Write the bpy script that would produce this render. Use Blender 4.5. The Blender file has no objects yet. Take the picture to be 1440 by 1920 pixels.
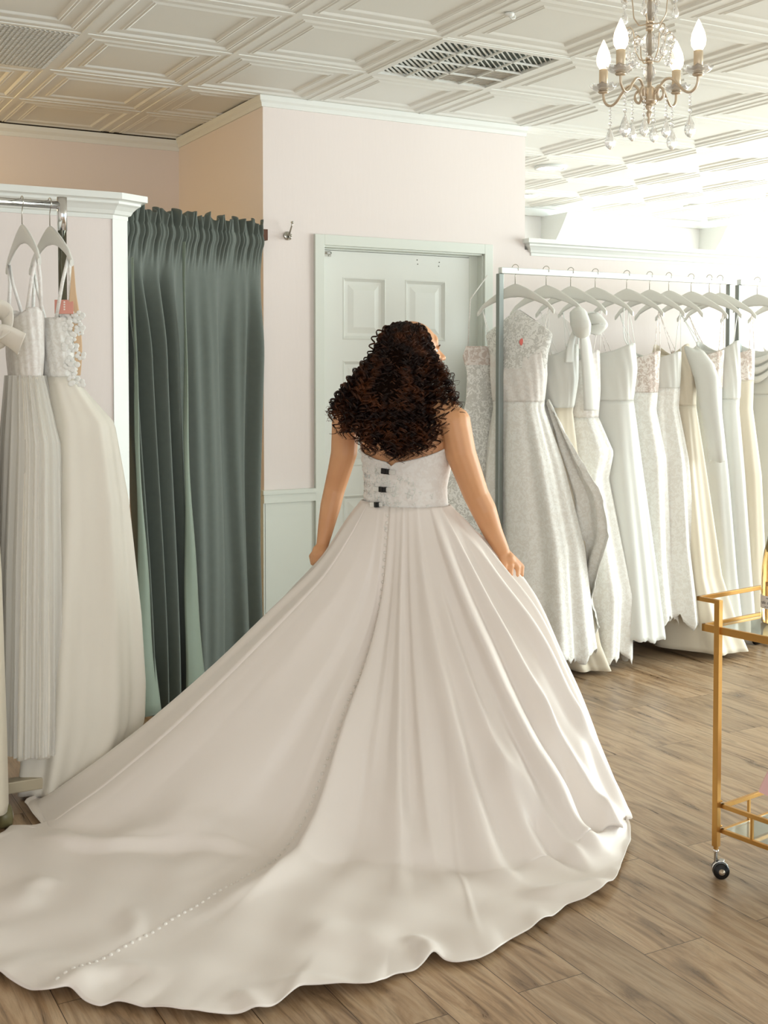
import bpy, bmesh, math, random
import numpy as np
from mathutils import Vector, Matrix, noise
random.seed(7); rng = np.random.default_rng(7)
PI = math.pi; R = math.radians
SC = bpy.context.scene; COL = SC.collection

# ------------------------------------------------------------------ helpers
def srgb(r, g, b):
    def c(v):
        v /= 255.0
        return v/12.92 if v <= .04045 else ((v+.055)/1.055)**2.4
    return (c(r), c(g), c(b), 1)
def new_mat(name):
    m = bpy.data.materials.new(name); m.use_nodes = True
    nt = m.node_tree; b = nt.nodes['Principled BSDF']
    return m, nt, b
def N(nt, kind, **kw):
    n = nt.nodes.new(kind)
    for k, v in kw.items():
        if k in n.inputs.keys(): n.inputs[k].default_value = v
        else: setattr(n, k, v)
    return n
def mat(name, col, rough=.5, metal=0, spec=.5, var=0., vscale=6., bump=0., bscale=80., sheen=0., coat=0., trans=0., alpha=1., ior=1.45, sss=0., stretch=None, emit=None, estr=0.):
    m, nt, b = new_mat(name)
    b.inputs['Base Color'].default_value = col
    b.inputs['Roughness'].default_value = rough; b.inputs['Metallic'].default_value = metal
    b.inputs['Specular IOR Level'].default_value = spec; b.inputs['IOR'].default_value = ior
    b.inputs['Sheen Weight'].default_value = sheen; b.inputs['Coat Weight'].default_value = coat
    b.inputs['Transmission Weight'].default_value = trans; b.inputs['Alpha'].default_value = alpha
    b.inputs['Subsurface Weight'].default_value = sss
    if sss: b.inputs['Subsurface Radius'].default_value = (.02, .008, .004)
    if emit: b.inputs['Emission Color'].default_value = emit; b.inputs['Emission Strength'].default_value = estr
    tc = N(nt, 'ShaderNodeTexCoord'); src = tc.outputs['Object']
    if stretch:
        mp = N(nt, 'ShaderNodeMapping'); mp.inputs['Scale'].default_value = stretch
        nt.links.new(src, mp.inputs['Vector']); src = mp.outputs['Vector']
    if var:
        n = N(nt, 'ShaderNodeTexNoise', Scale=vscale, Detail=4.0)
        nt.links.new(src, n.inputs['Vector'])
        r = N(nt, 'ShaderNodeMapRange'); r.inputs['To Min'].default_value = 1-var; r.inputs['To Max'].default_value = 1+var
        nt.links.new(n.outputs['Fac'], r.inputs['Value'])
        mx = N(nt, 'ShaderNodeVectorMath', operation='MULTIPLY'); mx.inputs[0].default_value = col[:3]
        nt.links.new(r.outputs['Result'], mx.inputs[1]); nt.links.new(mx.outputs['Vector'], b.inputs['Base Color'])
    if bump:
        n = N(nt, 'ShaderNodeTexNoise', Scale=bscale, Detail=3.0)
        nt.links.new(src, n.inputs['Vector'])
        bp = N(nt, 'ShaderNodeBump', Strength=bump, Distance=.01)
        nt.links.new(n.outputs['Fac'], bp.inputs['Height']); nt.links.new(bp.outputs['Normal'], b.inputs['Normal'])
    return m

class MB:
    """collects faces; build() links them as one mesh object"""
    def __init__(s): s.v = []; s.f = []; s.sm = []
    def add(s, vs, fs, smooth=True):
        o = len(s.v); s.v += [tuple(map(float, p)) for p in vs]
        for f in fs: s.f.append(tuple(o+i for i in f)); s.sm.append(smooth)
        return s
    def box(s, a, b, M=None):
        x0, y0, z0 = a; x1, y1, z1 = b
        vs = [Vector(p) for p in [(x0,y0,z0),(x1,y0,z0),(x1,y1,z0),(x0,y1,z0),(x0,y0,z1),(x1,y0,z1),(x1,y1,z1),(x0,y1,z1)]]
        if M is not None: vs = [M @ p for p in vs]
        return s.add(vs, [(0,3,2,1),(4,5,6,7),(0,1,5,4),(1,2,6,5),(2,3,7,6),(3,0,4,7)], False)
    def bar(s, p, q, w, h, up=(0,0,1)):
        p = Vector(p); q = Vector(q); d = (q-p).normalized(); up = Vector(up)
        if abs(d.dot(up)) > .95: up = Vector((1,0,0))
        x = d.cross(up).normalized(); y = x.cross(d)
        vs = []
        for c in (p, q):
            for sx, sy in ((-1,-1),(1,-1),(1,1),(-1,1)): vs.append(c + x*sx*w/2 + y*sy*h/2)
        return s.add(vs, [(0,3,2,1),(4,5,6,7),(0,1,5,4),(1,2,6,5),(2,3,7,6),(3,0,4,7)], False)
    def tube(s, pts, r, n=8, cap=True, smooth=True):
        pts = [Vector(p) for p in pts]; m = len(pts)
        rs = r if hasattr(r, '__len__') else [r]*m
        ref = None; vs = []
        for i, p in enumerate(pts):
            d = (pts[min(i+1, m-1)] - pts[max(i-1, 0)]).normalized()
            if ref is None: ref = d.orthogonal().normalized()
            ref = (ref - d*ref.dot(d)).normalized(); b = d.cross(ref)
            for k in range(n):
                a = 2*PI*k/n; vs.append(p + (ref*math.cos(a)+b*math.sin(a))*rs[i])
        fs = [(i*n+k, i*n+(k+1)%n, (i+1)*n+(k+1)%n, (i+1)*n+k) for i in range(m-1) for k in range(n)]
        if cap: fs += [tuple(reversed(range(n))), tuple((m-1)*n+k for k in range(n))]
        return s.add(vs, fs, smooth)
    def lathe(s, prof, c=(0,0,0), n=24, M=None, cap=True):
        vs = []
        for r, z in prof:
            for k in range(n):
                a = 2*PI*k/n; p = Vector((r*math.cos(a), r*math.sin(a), z))
                if M is not None: p = M @ p
                vs.append(p + Vector(c))
        m = len(prof)
        fs = [(i*n+k, i*n+(k+1)%n, (i+1)*n+(k+1)%n, (i+1)*n+k) for i in range(m-1) for k in range(n)]
        if cap: fs += [tuple(reversed(range(n))), tuple((m-1)*n+k for k in range(n))]
        return s.add(vs, fs)
    def ell(s, c, rad, M=None, n=16, m=10):
        pr = []
        vs = []
        c = Vector(c)
        for j in range(m+1):
            t = PI*j/m
            for k in range(n):
                a = 2*PI*k/n
                p = Vector((rad[0]*math.sin(t)*math.cos(a), rad[1]*math.sin(t)*math.sin(a), -rad[2]*math.cos(t)))
                if M is not None: p = M @ p
                vs.append(c+p)
        fs = [(i*n+k, i*n+(k+1)%n, (i+1)*n+(k+1)%n, (i+1)*n+k) for i in range(m) for k in range(n)]
        return s.add(vs, fs)
    def grid(s, P, closed=False):
        """P: array (rows, cols, 3)"""
        r, c = P.shape[:2]; cc = c if closed else c-1
        fs = [(i*c+k, i*c+(k+1)%c, (i+1)*c+(k+1)%c, (i+1)*c+k) for i in range(r-1) for k in range(cc)]
        return s.add(P.reshape(-1, 3), fs)
    def sweep(s, path, prof, closed_prof=False):
        """profile (out, up) swept along a plan polyline with mitres; out = right of travel"""
        n = len(path); P = []
        for i, p in enumerate(path):
            p = Vector(p[:2]); dirs = []
            if i > 0: dirs.append((p-Vector(path[i-1][:2])).normalized())
            if i < n-1: dirs.append((Vector(path[i+1][:2])-p).normalized())
            ns = [Vector((d.y, -d.x)) for d in dirs]
            if len(ns) == 2:
                b = (ns[0]+ns[1]); b = b/ (b.dot(ns[0]))
            else: b = ns[0]
            P.append([(p.x+b.x*o, p.y+b.y*o, z) for o, z in prof])
        P = np.array(P); m = len(prof)
        fs = [(i*m+k, (i+1)*m+k, (i+1)*m+k+1, i*m+k+1) for i in range(n-1) for k in range(m-1)]
        fs += [tuple(range(m)), tuple(reversed([(n-1)*m+k for k in range(m)]))]
        return s.add(P.reshape(-1, 3), fs, False)
    def build(s, name, m, parent=None, weld=False):
        me = bpy.data.meshes.new(name); me.from_pydata(s.v, [], s.f)
        me.polygons.foreach_set('use_smooth', s.sm); me.materials.append(m)
        if weld:
            bm = bmesh.new(); bm.from_mesh(me); bmesh.ops.remove_doubles(bm, verts=bm.verts, dist=1e-5)
            bmesh.ops.recalc_face_normals(bm, faces=bm.faces); bm.to_mesh(me); bm.free()
        me.update()
        o = bpy.data.objects.new(name, me); COL.objects.link(o)
        if parent is not None:
            o.parent = parent
            # vertices are given in world space; keep them there
            wm = parent_world(parent); o.matrix_parent_inverse = wm.inverted()
        return o
def parent_world(o):
    M = Matrix.LocRotScale(o.location, o.rotation_euler, o.scale)
    if o.parent is not None: return parent_world(o.parent) @ o.matrix_parent_inverse @ M
    return M
def empty(name, loc, label, cat, group=None, rz=0):
    o = bpy.data.objects.new(name, None); COL.objects.link(o); o.location = loc; o.rotation_euler = (0, 0, rz)
    o.empty_display_size = .1; return tag(o, label, cat, group)
def tag(o, label, cat, group=None):
    o['label'] = label; o['category'] = cat
    if group: o['group'] = group
    return o
def struct(mb, name, m, parent=None, weld=False):
    o = mb.build(name, m, parent, weld)
    if parent is None: o['kind'] = 'structure'
    return o
def copy_tree(o, parent=None):
    c = o.copy(); COL.objects.link(c); c.parent = parent
    if parent is not None: c.matrix_parent_inverse = o.matrix_parent_inverse.copy()
    for ch in list(o.children): copy_tree(ch, c)
    return c
def solid(o, t, off=0):
    md = o.modifiers.new('thickness', 'SOLIDIFY'); md.thickness = t; md.offset = off; return o
def bevel(o, w, seg=2):
    md = o.modifiers.new('edge', 'BEVEL'); md.width = w; md.segments = seg; md.limit_method = 'ANGLE'; return o
def smooth_interp(x, xs, ys):
    """cosine-free monotone-ish interpolation with numpy"""
    return np.interp(x, xs, ys)

# ------------------------------------------------------------------ camera (28.7 deg off the wall normal, 1.44 m high)
YAW, PIT = .5011, .0365
CAM = Vector((-1.2013, -3.9514, 1.4379))
fw = Vector((math.sin(YAW)*math.cos(PIT), math.cos(YAW)*math.cos(PIT), -math.sin(PIT)))
rt = Vector((math.cos(YAW), -math.sin(YAW), 0)); up = rt.cross(fw)
cd = bpy.data.cameras.new('camera'); cam = bpy.data.objects.new('camera', cd); COL.objects.link(cam)
M3 = Matrix((rt, up, -fw)).transposed()
cam.matrix_world = Matrix.Translation(CAM) @ M3.to_4x4()
cd.sensor_width = 36; cd.lens = 2240.97/1920*36; cd.shift_y = -178.83/1920
SC.camera = cam

# ------------------------------------------------------------------ materials
PINK = srgb(235, 225, 220)
def wall_mat(name, col):
    m, nt, b = new_mat(name)
    b.inputs['Base Color'].default_value = col; b.inputs['Roughness'].default_value = .75
    tc = N(nt, 'ShaderNodeTexCoord'); mp = N(nt, 'ShaderNodeMapping'); mp.inputs['Scale'].default_value = (1, 1, .22)
    n = N(nt, 'ShaderNodeTexNoise', Scale=42., Detail=5.); bp = N(nt, 'ShaderNodeBump', Strength=.12, Distance=.004)
    nt.links.new(tc.outputs['Object'], mp.inputs['Vector']); nt.links.new(mp.outputs['Vector'], n.inputs['Vector'])
    nt.links.new(n.outputs['Fac'], bp.inputs['Height']); nt.links.new(bp.outputs['Normal'], b.inputs['Normal'])
    return m
m_wall = wall_mat('pink_plaster', PINK)
m_trim = mat('white_trim_paint', srgb(232, 234, 229), .45, bump=.05, bscale=30)
m_rail = mat('pale_green_white_paint', srgb(222, 226, 217), .45)
m_ceil = mat('ceiling_tile', srgb(236, 238, 233), .6, var=.02, vscale=2)
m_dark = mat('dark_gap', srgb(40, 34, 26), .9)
m_chrome = mat('chrome', srgb(225, 225, 225), .12, metal=1)
m_nickel = mat('nickel', srgb(190, 188, 180), .25, metal=1)
m_white_metal = mat('white_metal', srgb(222, 226, 224), .35, metal=.3)
m_grey_metal = mat('grey_metal', srgb(140, 145, 140), .35, metal=.6)
m_gold = mat('brushed_gold', srgb(196, 148, 78), .34, metal=.75, var=.06, vscale=20)
m_glass = mat('cart_glass', srgb(225, 235, 230), .03, trans=.75, spec=1., ior=1.5)
m_crystal = mat('crystal', srgb(255, 255, 255), .02, trans=.85, ior=1.5, spec=.9)
_nt = m_crystal.node_tree; _tr = _nt.nodes.new('ShaderNodeBsdfTransparent'); _mx = _nt.nodes.new('ShaderNodeMixShader'); _mx.inputs[0].default_value = .22
_nt.links.new(_nt.nodes['Principled BSDF'].outputs[0], _mx.inputs[1]); _nt.links.new(_tr.outputs[0], _mx.inputs[2]); _nt.links.new(_mx.outputs[0], _nt.nodes['Material Output'].inputs['Surface'])
m_champ = mat('champagne_metal', srgb(206, 190, 168), .35, metal=.7)
m_hanger = mat('white_hanger', srgb(232, 231, 224), .5)
m_black = mat('black_rubber', srgb(16, 16, 17), .25)
m_curtain = None
def fabric(name, col, rough=.6, sheen=.3, weave=0, bumpscale=900, bump=.1, var=.0, vscale=5., spec=.35, transl=0.):
    m = mat(name, col, rough, sheen=sheen, var=var, vscale=vscale, bump=bump, bscale=bumpscale, spec=spec)
    if transl:
        nt = m.node_tree; b = nt.nodes['Principled BSDF']; out = nt.nodes['Material Output']
        tr = N(nt, 'ShaderNodeBsdfTranslucent'); tr.inputs['Color'].default_value = col
        mx = N(nt, 'ShaderNodeMixShader'); mx.inputs[0].default_value = transl
        nt.links.new(b.outputs[0], mx.inputs[1]); nt.links.new(tr.outputs[0], mx.inputs[2]); nt.links.new(mx.outputs[0], out.inputs['Surface'])
    return m
m_satin = fabric('satin', srgb(237, 228, 220), .40, .15, bump=.02, bumpscale=400, spec=.45)
m_lining = fabric('satin_lining', srgb(225, 222, 212), .6)
m_ivory = fabric('ivory_satin', srgb(244, 238, 225), .45, .15, bump=.03, bumpscale=60, transl=.08)
m_white_satin = fabric('white_satin', srgb(236, 236, 230), .42, .15, bump=.03, bumpscale=60, transl=.15)
m_cream = fabric('cream_crepe', srgb(236, 226, 206), .6, .2, bump=.03, bumpscale=60, transl=.15)
m_nude = fabric('nude_lining', srgb(228, 196, 160), .7)
def lace_mat(name, base, ground, scale=80., alpha_low=1.):
    m, nt, b = new_mat(name); b.inputs['Roughness'].default_value = .7; b.inputs['Sheen Weight'].default_value = .2
    tc = N(nt, 'ShaderNodeTexCoord'); n = N(nt, 'ShaderNodeTexNoise', Scale=scale*.5, Detail=2., Distortion=1.6)
    v = N(nt, 'ShaderNodeTexVoronoi', Scale=scale*2.2); v.feature = 'SMOOTH_F1'
    nt.links.new(tc.outputs['Object'], n.inputs['Vector']); nt.links.new(tc.outputs['Object'], v.inputs['Vector'])
    ad = N(nt, 'ShaderNodeMath', operation='SUBTRACT'); nt.links.new(n.outputs['Fac'], ad.inputs[0])
    ml = N(nt, 'ShaderNodeMath', operation='MULTIPLY'); ml.inputs[1].default_value = .35
    nt.links.new(v.outputs['Distance'], ml.inputs[0]); nt.links.new(ml.outputs[0], ad.inputs[1])
    cr = N(nt, 'ShaderNodeValToRGB'); cr.color_ramp.elements[0].position = .28; cr.color_ramp.elements[1].position = .42
    cr.color_ramp.elements[0].color = ground; cr.color_ramp.elements[1].color = base
    nt.links.new(ad.outputs[0], cr.inputs['Fac']); nt.links.new(cr.outputs['Color'], b.inputs['Base Color'])
    bp = N(nt, 'ShaderNodeBump', Strength=.35, Distance=.004); nt.links.new(ad.outputs[0], bp.inputs['Height']); nt.links.new(bp.outputs['Normal'], b.inputs['Normal'])
    if alpha_low < 1:
        r = N(nt, 'ShaderNodeMapRange'); r.inputs['From Min'].default_value = .28; r.inputs['From Max'].default_value = .42
        r.inputs['To Min'].default_value = alpha_low; nt.links.new(ad.outputs[0], r.inputs['Value']); nt.links.new(r.outputs['Result'], b.inputs['Alpha'])
    return m
m_lace = lace_mat('lace', srgb(243, 242, 237), srgb(234, 231, 224))
m_lace_sheer = lace_mat('sheer_lace', srgb(242, 241, 236), srgb(236, 234, 227), 70, .7)
m_lace_bod = lace_mat('bodice_lace', srgb(238, 234, 229), srgb(231, 225, 219), 60)
m_bead = lace_mat('beaded_lace', srgb(236, 228, 222), srgb(206, 190, 180), 60)
m_tulle = mat('tulle', srgb(248, 245, 238), .8, alpha=.5, bump=.1, bscale=40, stretch=(6, 6, .3))
m_illusion = mat('illusion_tulle', srgb(240, 238, 232), .8, alpha=.28)

# floor planks, boards run along Y
def floor_mat():
    m, nt, b = new_mat('oak_plank_floor'); L = nt.links
    tc = N(nt, 'ShaderNodeTexCoord'); sp = N(nt, 'ShaderNodeSeparateXYZ'); L.new(tc.outputs['Object'], sp.inputs[0])
    cb = N(nt, 'ShaderNodeCombineXYZ'); L.new(sp.outputs['Y'], cb.inputs['X']); L.new(sp.outputs['X'], cb.inputs['Y'])
    br = N(nt, 'ShaderNodeTexBrick'); br.offset = .37; br.inputs['Scale'].default_value = 1.
    br.inputs['Brick Width'].default_value = 1.25; br.inputs['Row Height'].default_value = .19
    br.inputs['Mortar Size'].default_value = .0012; br.inputs['Mortar Smooth'].default_value = .3; br.inputs['Bias'].default_value = 0
    br.inputs['Color1'].default_value = (0, 0, 0, 1); br.inputs['Color2'].default_value = (1, 1, 1, 1); br.inputs['Mortar'].default_value = (.5, .5, .5, 1)
    L.new(cb.outputs[0], br.inputs['Vector'])
    # per-plank shifted grain
    ad = N(nt, 'ShaderNodeVectorMath', operation='MULTIPLY_ADD'); ad.inputs[1].default_value = (7, 13, 0)
    L.new(br.outputs['Color'], ad.inputs[0]); L.new(cb.outputs[0], ad.inputs[2])
    mp = N(nt, 'ShaderNodeMapping'); mp.inputs['Scale'].default_value = (1.3, 9, 1); L.new(ad.outputs[0], mp.inputs['Vector'])
    n1 = N(nt, 'ShaderNodeTexNoise', Scale=1.7, Detail=8., Roughness=.62, Distortion=1.4); L.new(mp.outputs[0], n1.inputs['Vector'])
    mp2 = N(nt, 'ShaderNodeMapping'); mp2.inputs['Scale'].default_value = (1.1, 26, 1); L.new(ad.outputs[0], mp2.inputs['Vector'])
    n2 = N(nt, 'ShaderNodeTexNoise', Scale=3.2, Detail=6., Roughness=.7, Distortion=.4); L.new(mp2.outputs[0], n2.inputs['Vector'])
    cr = N(nt, 'ShaderNodeValToRGB'); e = cr.color_ramp.elements
    e[0].position = .33; e[0].color = srgb(116, 92, 68); e[1].position = .60; e[1].color = srgb(190, 163, 132)
    x = e.new(.46); x.color = srgb(168, 138, 106); x = e.new(.72); x.color = srgb(154, 130, 103)
    L.new(n1.outputs['Fac'], cr.inputs['Fac'])
    cr2 = N(nt, 'ShaderNodeValToRGB'); cr2.color_ramp.elements[0].position = .36; cr2.color_ramp.elements[0].color = (.55, .55, .55, 1)
    cr2.color_ramp.elements[1].position = .52; cr2.color_ramp.elements[1].color = (1, 1, 1, 1); L.new(n2.outputs['Fac'], cr2.inputs['Fac'])
    mu = N(nt, 'ShaderNodeMix', data_type='RGBA', blend_type='MULTIPLY'); mu.inputs[0].default_value = .55
    L.new(cr.outputs['Color'], mu.inputs[6]); L.new(cr2.outputs['Color'], mu.inputs[7])
    # plank tone
    tn = N(nt, 'ShaderNodeMapRange'); tn.inputs['To Min'].default_value = .82; tn.inputs['To Max'].default_value = 1.12; L.new(br.outputs['Color'], tn.inputs['Value'])
    mu2 = N(nt, 'ShaderNodeVectorMath', operation='MULTIPLY'); L.new(mu.outputs[2], mu2.inputs[0]); L.new(tn.outputs[0], mu2.inputs[1])
    dk = N(nt, 'ShaderNodeMix', data_type='RGBA'); L.new(br.outputs['Fac'], dk.inputs[0]); L.new(mu2.outputs[0], dk.inputs[6]); dk.inputs[7].default_value = srgb(62, 44, 28)
    L.new(dk.outputs[2], b.inputs['Base Color'])
    rr = N(nt, 'ShaderNodeMapRange'); rr.inputs['To Min'].default_value = .2; rr.inputs['To Max'].default_value = .42; L.new(n1.outputs['Fac'], rr.inputs['Value']); L.new(rr.outputs[0], b.inputs['Roughness'])
    bp = N(nt, 'ShaderNodeBump', Strength=.12, Distance=.004); L.new(n2.outputs['Fac'], bp.inputs['Height']); L.new(bp.outputs['Normal'], b.inputs['Normal'])
    return m
m_floor = floor_mat()

# ------------------------------------------------------------------ the room
H = 2.72; T = .6096; WY = 1.219; WX = .99
struct(MB().box((-6, -8, -.1), (12, 6, 0)), 'floor', m_floor)
# ceiling of moulded 2 ft tiles on a T-bar grid
VENTS = [(2, 0), (-1, 1)]           # cells taken by an air diffuser and a return grille
cm = MB()
prof = [(.011, 0.), (.013, .004), (.040, .004), (.046, .0), (.052, .003), (.058, -.001), (.068, .010), (.108, .010), (.114, .006), (.120, .009), (.126, .005), (.136, .015)]
for i in range(-8, 19):
    for j in range(-12, 9):
        if (i, j) in VENTS: continue
        x0, y0 = i*T, j*T
        P = []
        for d, h in [(d_, h_*.62) for d_, h_ in prof]: P.append([(x0+d, y0+d, H+h), (x0+T-d, y0+d, H+h), (x0+T-d, y0+T-d, H+h), (x0+d, y0+T-d, H+h)])
        n = len(P); vs = [p for r in P for p in r]
        fs = [(k*4+e, (k+1)*4+e, (k+1)*4+(e+1) % 4, k*4+(e+1) % 4) for k in range(n-1) for e in range(4)] + [((n-1)*4, (n-1)*4+3, (n-1)*4+2, (n-1)*4+1)]
        cm.add(vs, fs, False)
for i in range(-8, 20): cm.box((i*T-.0115, -12*T, H-.001), (i*T+.0115, 9*T, H+.01))
for j in range(-12, 10): cm.box((-8*T, j*T-.0115, H-.0006), (19*T, j*T+.0115, H+.0104))
cm.box((-8*T, -12*T, H+.16), (19*T, 9*T, H+.2))
struct(cm, 'ceiling', m_ceil)

# door wall with a doorway
DX0, DX1, DZ = 1.299, 2.213, 2.052
mw = MB()
mw.box((WX, WY, 0), (DX0, WY+.14, H+.03)); mw.box((DX1, WY, 0), (2.473, WY+.14, H+.03)); mw.box((DX0, WY, DZ), (DX1, WY+.14, H+.03))
struct(mw, 'wall_back', m_wall)
struct(MB().box((WX, WY+.14, 0), (WX+.1, 2.42, H+.03)), 'wall_alcove_side', m_wall)
struct(MB().box((-3.25, 2.40, 0), (WX+.1, 2.52, H+.03)), 'wall_alcove_rear', m_wall)
struct(MB().box((2.473, WY, 0), (11.4, WY+.14, 2.085)), 'wall_low_partition', m_wall)
struct(MB().box((2.0, 3.72, 0), (11.5, 3.84, H+.03)), 'wall_far_room', wall_mat('white_plaster', srgb(244, 244, 242)))
struct(MB().box((WX+.1, 2.42, 0), (2.05, 2.5, H+.03)).box((1.95, 2.5, 0), (2.05, 3.8, H+.03)), 'wall_closet', m_wall)
struct(MB().box((-3.4, -8, 0), (-3.25, 2.5, H+.03)), 'wall_left', m_wall)  # unseen left wall, put in to keep daylight off the alcove and left side
# left partition with its chamfered end
C1 = (.135, .72); C2 = (C1[0]+.075*math.cos(.48), C1[1]+.075*math.sin(.48))
pp = MB(); pth = [(-3.25, .72), C1, C2, (C2[0], .86), (-3.25, .86)]
vs = [(x, y, z) for z in (0, 2.07) for x, y in pth]
pp.add(vs, [(0,1,6,5), (1,2,7,6), (2,3,8,7), (3,4,9,8), (4,0,5,9), (5,6,7,8,9), (4,3,2,1,0)], False)
struct(pp, 'wall_left_partition', m_wall)
# corner board painted white on the partition end
cb = MB(); n2 = Vector((math.sin(.48), -math.cos(.48)))
o_ = .004
cb.add([(C1[0]-.0, C1[1]-o_, 0), (C2[0]+o_, C2[1]-o_, 0), (C2[0]+o_, .86, 0), (C1[0]-.0, C1[1]-o_, 2.07), (C2[0]+o_, C2[1]-o_, 2.07), (C2[0]+o_, .86, 2.07)], [(0,1,4,3), (1,2,5,4)], False)
struct(cb, 'trim_3', m_trim)
# crown caps
def crown(z0, z1, p):
    h = z1-z0
    return [(-.002, z0), (.006*p/.07, z0), (.006*p/.07, z0+.16*h), (.016*p/.07, z0+.2*h), (.022*p/.07, z0+.34*h), (.036*p/.07, z0+.5*h), (.048*p/.07, z0+.58*h), (.048*p/.07, z0+.68*h), (.054*p/.07, z0+.72*h), (p, z0+.74*h), (p, z1), (-.06, z1)]
struct(MB().sweep([(-3.25, .72), C1, C2, (C2[0], .95)], crown(2.045, 2.14, .075)), 'trim_1', m_trim)
struct(MB().sweep([(2.515, 1.38), (2.515, WY), (11.4, WY)], [(o, z) for o, z in crown(2.055, 2.14, .055)]), 'trim_2', m_trim)
struct(MB().sweep([(WX, 2.40), (WX, WY), (2.475, WY)], [(-.002, 2.672), (.008, 2.672), (.012, 2.69), (.02, 2.70), (.022, 2.722), (-.002, 2.722)]), 'trim_4', m_trim)
struct(MB().sweep([(-3.25, 2.40), (WX, 2.40)], [(-.002, 2.655), (.006, 2.655), (.01, 2.675), (.02, 2.69), (.022, 2.712), (-.002, 2.712)]), 'trim_5', m_trim)
struct(MB().box((-3.25, 2.384, 2.712), (WX, 2.40, 2.7285)).box((WX-.014, 1.25, 2.7135), (WX, 2.37, 2.7295)), 'trim_6', m_dark)  # dark strips, the shade of the gap between alcove walls and ceiling as colour
# shadow-gap crown along the far room
struct(MB().box((2.0, 3.68, 2.66), (11.4, 3.72, 2.72)), 'trim_7', m_trim)
# curved plaster brackets on the far wall
for k, xx in enumerate((4.45, 6.1, 7.75)):
    b = MB(); pts = []
    for t in np.linspace(0, 1, 15):
        z = 2.66-.52*t; y = 3.68-.30*(1-t)**1.6-.02*math.sin(t*2*PI)
        pts.append((y, z))
    vs = [(xx+s*.045, y, z) for s in (-1, 1) for y, z in pts] + [(xx+s*.045, 3.72, z) for s in (-1, 1) for y, z in pts]
    n = 15; fs = []
    for i in range(n-1): fs += [(i, i+1, n+i+1, n+i), (i, 2*n+i, 2*n+i+1, i+1), (n+i, n+i+1, 3*n+i+1, 3*n+i)]
    b.add(vs, fs, False); struct(b, 'trim_%d' % (8+k), m_trim)
# wainscot panel and chair rail beside the door
wp = MB().box((WX+.002, WY-.004, 0), (1.25, WY+.001, .86)).box((WX-.006, WY-.004, 0), (WX+.004, WY+.2, .86))
struct(wp, 'trim_11', m_rail)
struct(MB().box((WX-.014, WY-.026, .868), (1.252, WY+.02, .888)).box((WX-.008, WY-.018, .828), (1.25, WY+.01, .868)), 'trim_12', m_rail)
struct(MB().box((2.257, WY-.014, 0), (11.4, WY+.001, .11)), 'baseboard_back', mat('dark_baseboard', srgb(60, 52, 42), .5))
struct(MB().box((-3.25, .708, 0), (.13, .722, .11)), 'baseboard_left', m_trim)

# door_1 : casing, jamb, six-panel leaf
dm = MB()
yd = WY+.045
def panel_door(x0, x1, z0, z1, y, panels):
    b = MB(); xs = sorted({x0, x1} | {p[0] for p in panels} | {p[1] for p in panels}); zs = sorted({z0, z1} | {p[2] for p in panels} | {p[3] for p in panels})
    for i in range(len(xs)-1):
        for j in range(len(zs)-1):
            cx, cz = (xs[i]+xs[i+1])/2, (zs[j]+zs[j+1])/2
            if any(p[0] < cx < p[1] and p[2] < cz < p[3] for p in panels): continue
            b.add([(xs[i], y, zs[j]), (xs[i+1], y, zs[j]), (xs[i+1], y, zs[j+1]), (xs[i], y, zs[j+1])], [(0, 1, 2, 3)], False)
    for a, c, e, g in panels:
        st = [(0, 0), (.006, -.003), (.012, .004), (.02, .012), (.034, .012), (.062, .003), (.066, .003)]
        P = [[(a+d, y+h, e+d), (c-d, y+h, e+d), (c-d, y+h, g-d), (a+d, y+h, g-d)] for d, h in st]
        n = len(P); b.add([q for r in P for q in r], [(k*4+s_, k*4+(s_+1) % 4, (k+1)*4+(s_+1) % 4, (k+1)*4+s_) for k in range(n-1) for s_ in range(4)] + [((n-1)*4, (n-1)*4+1, (n-1)*4+2, (n-1)*4+3)], False)
    b.box((x0, y+.004+.012, z0), (x1, y+.04, z1))
    return b
dx0, dx1 = DX0+.003, DX1-.058
pw = [(1.425, 1.665), (1.775, 2.015)]
pn = [(a, c, e, g) for a, c in pw for e, g in ((.22, .84), (.98, 1.50), (1.60, 1.905))]
door = struct(panel_door(dx0, dx1, .01, 2.03, yd, pn), 'door_1', mat('door_paint', srgb(228, 230, 223), .4))
fr = MB()
def casing(b, x0, x1, zt, w, y0, y1):
    b.box((x0, y0, 0), (x0+w, y1, zt)); b.box((x1-w, y0, 0), (x1, y1, zt)); b.box((x0+w, y0, zt-w), (x1-w, y1, zt))
casing(fr, 1.249, 2.262, 2.098, .05, WY-.018, WY+.001)
fr.box((DX0-.001, WY-.001, 0), (DX0+.003, WY+.1, DZ)); fr.box((DX1-.008, WY-.001, 0), (DX1, WY+.1, DZ)); fr.box((DX0, WY-.001, DZ-.012), (DX1, WY+.1, DZ+.001))
fr.box((dx1, yd-.002, 0), (DX1, yd+.05, DZ)); fr.box((DX0, yd+.0, 2.032), (DX1, yd+.05, DZ))
bevel(struct(fr, 'door_frame', m_rail, door), .003)
bl = MB().box((DX0+.004, yd-.006, 2.0), (DX0+.062, yd, 2.026)); bl.tube([(DX0+.008, yd-.011, 2.016), (DX0+.06, yd-.011, 2.016)], .005, 8); bl.tube([(DX0+.045, yd-.011, 2.018), (DX0+.045, yd-.024, 2.022)], .003, 6)
for sx in (.014, .05): bl.lathe([(.003, 0), (.003, .002)], (DX0+sx, yd-.008, 2.004), 8, Matrix.Rotation(R(90), 3, 'X'))
o = struct(bl, 'slide_bolt', m_nickel, door)
hn = MB()
for px, pz in ((1.845, 2.006), (1.848, 1.985), (1.975, 2.0), (1.972, 1.98)): hn.lathe([(.0025, 0), (.0025, .002)], (px, yd-.0005, pz), 8, Matrix.Rotation(R(90), 3, 'X'))
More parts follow.
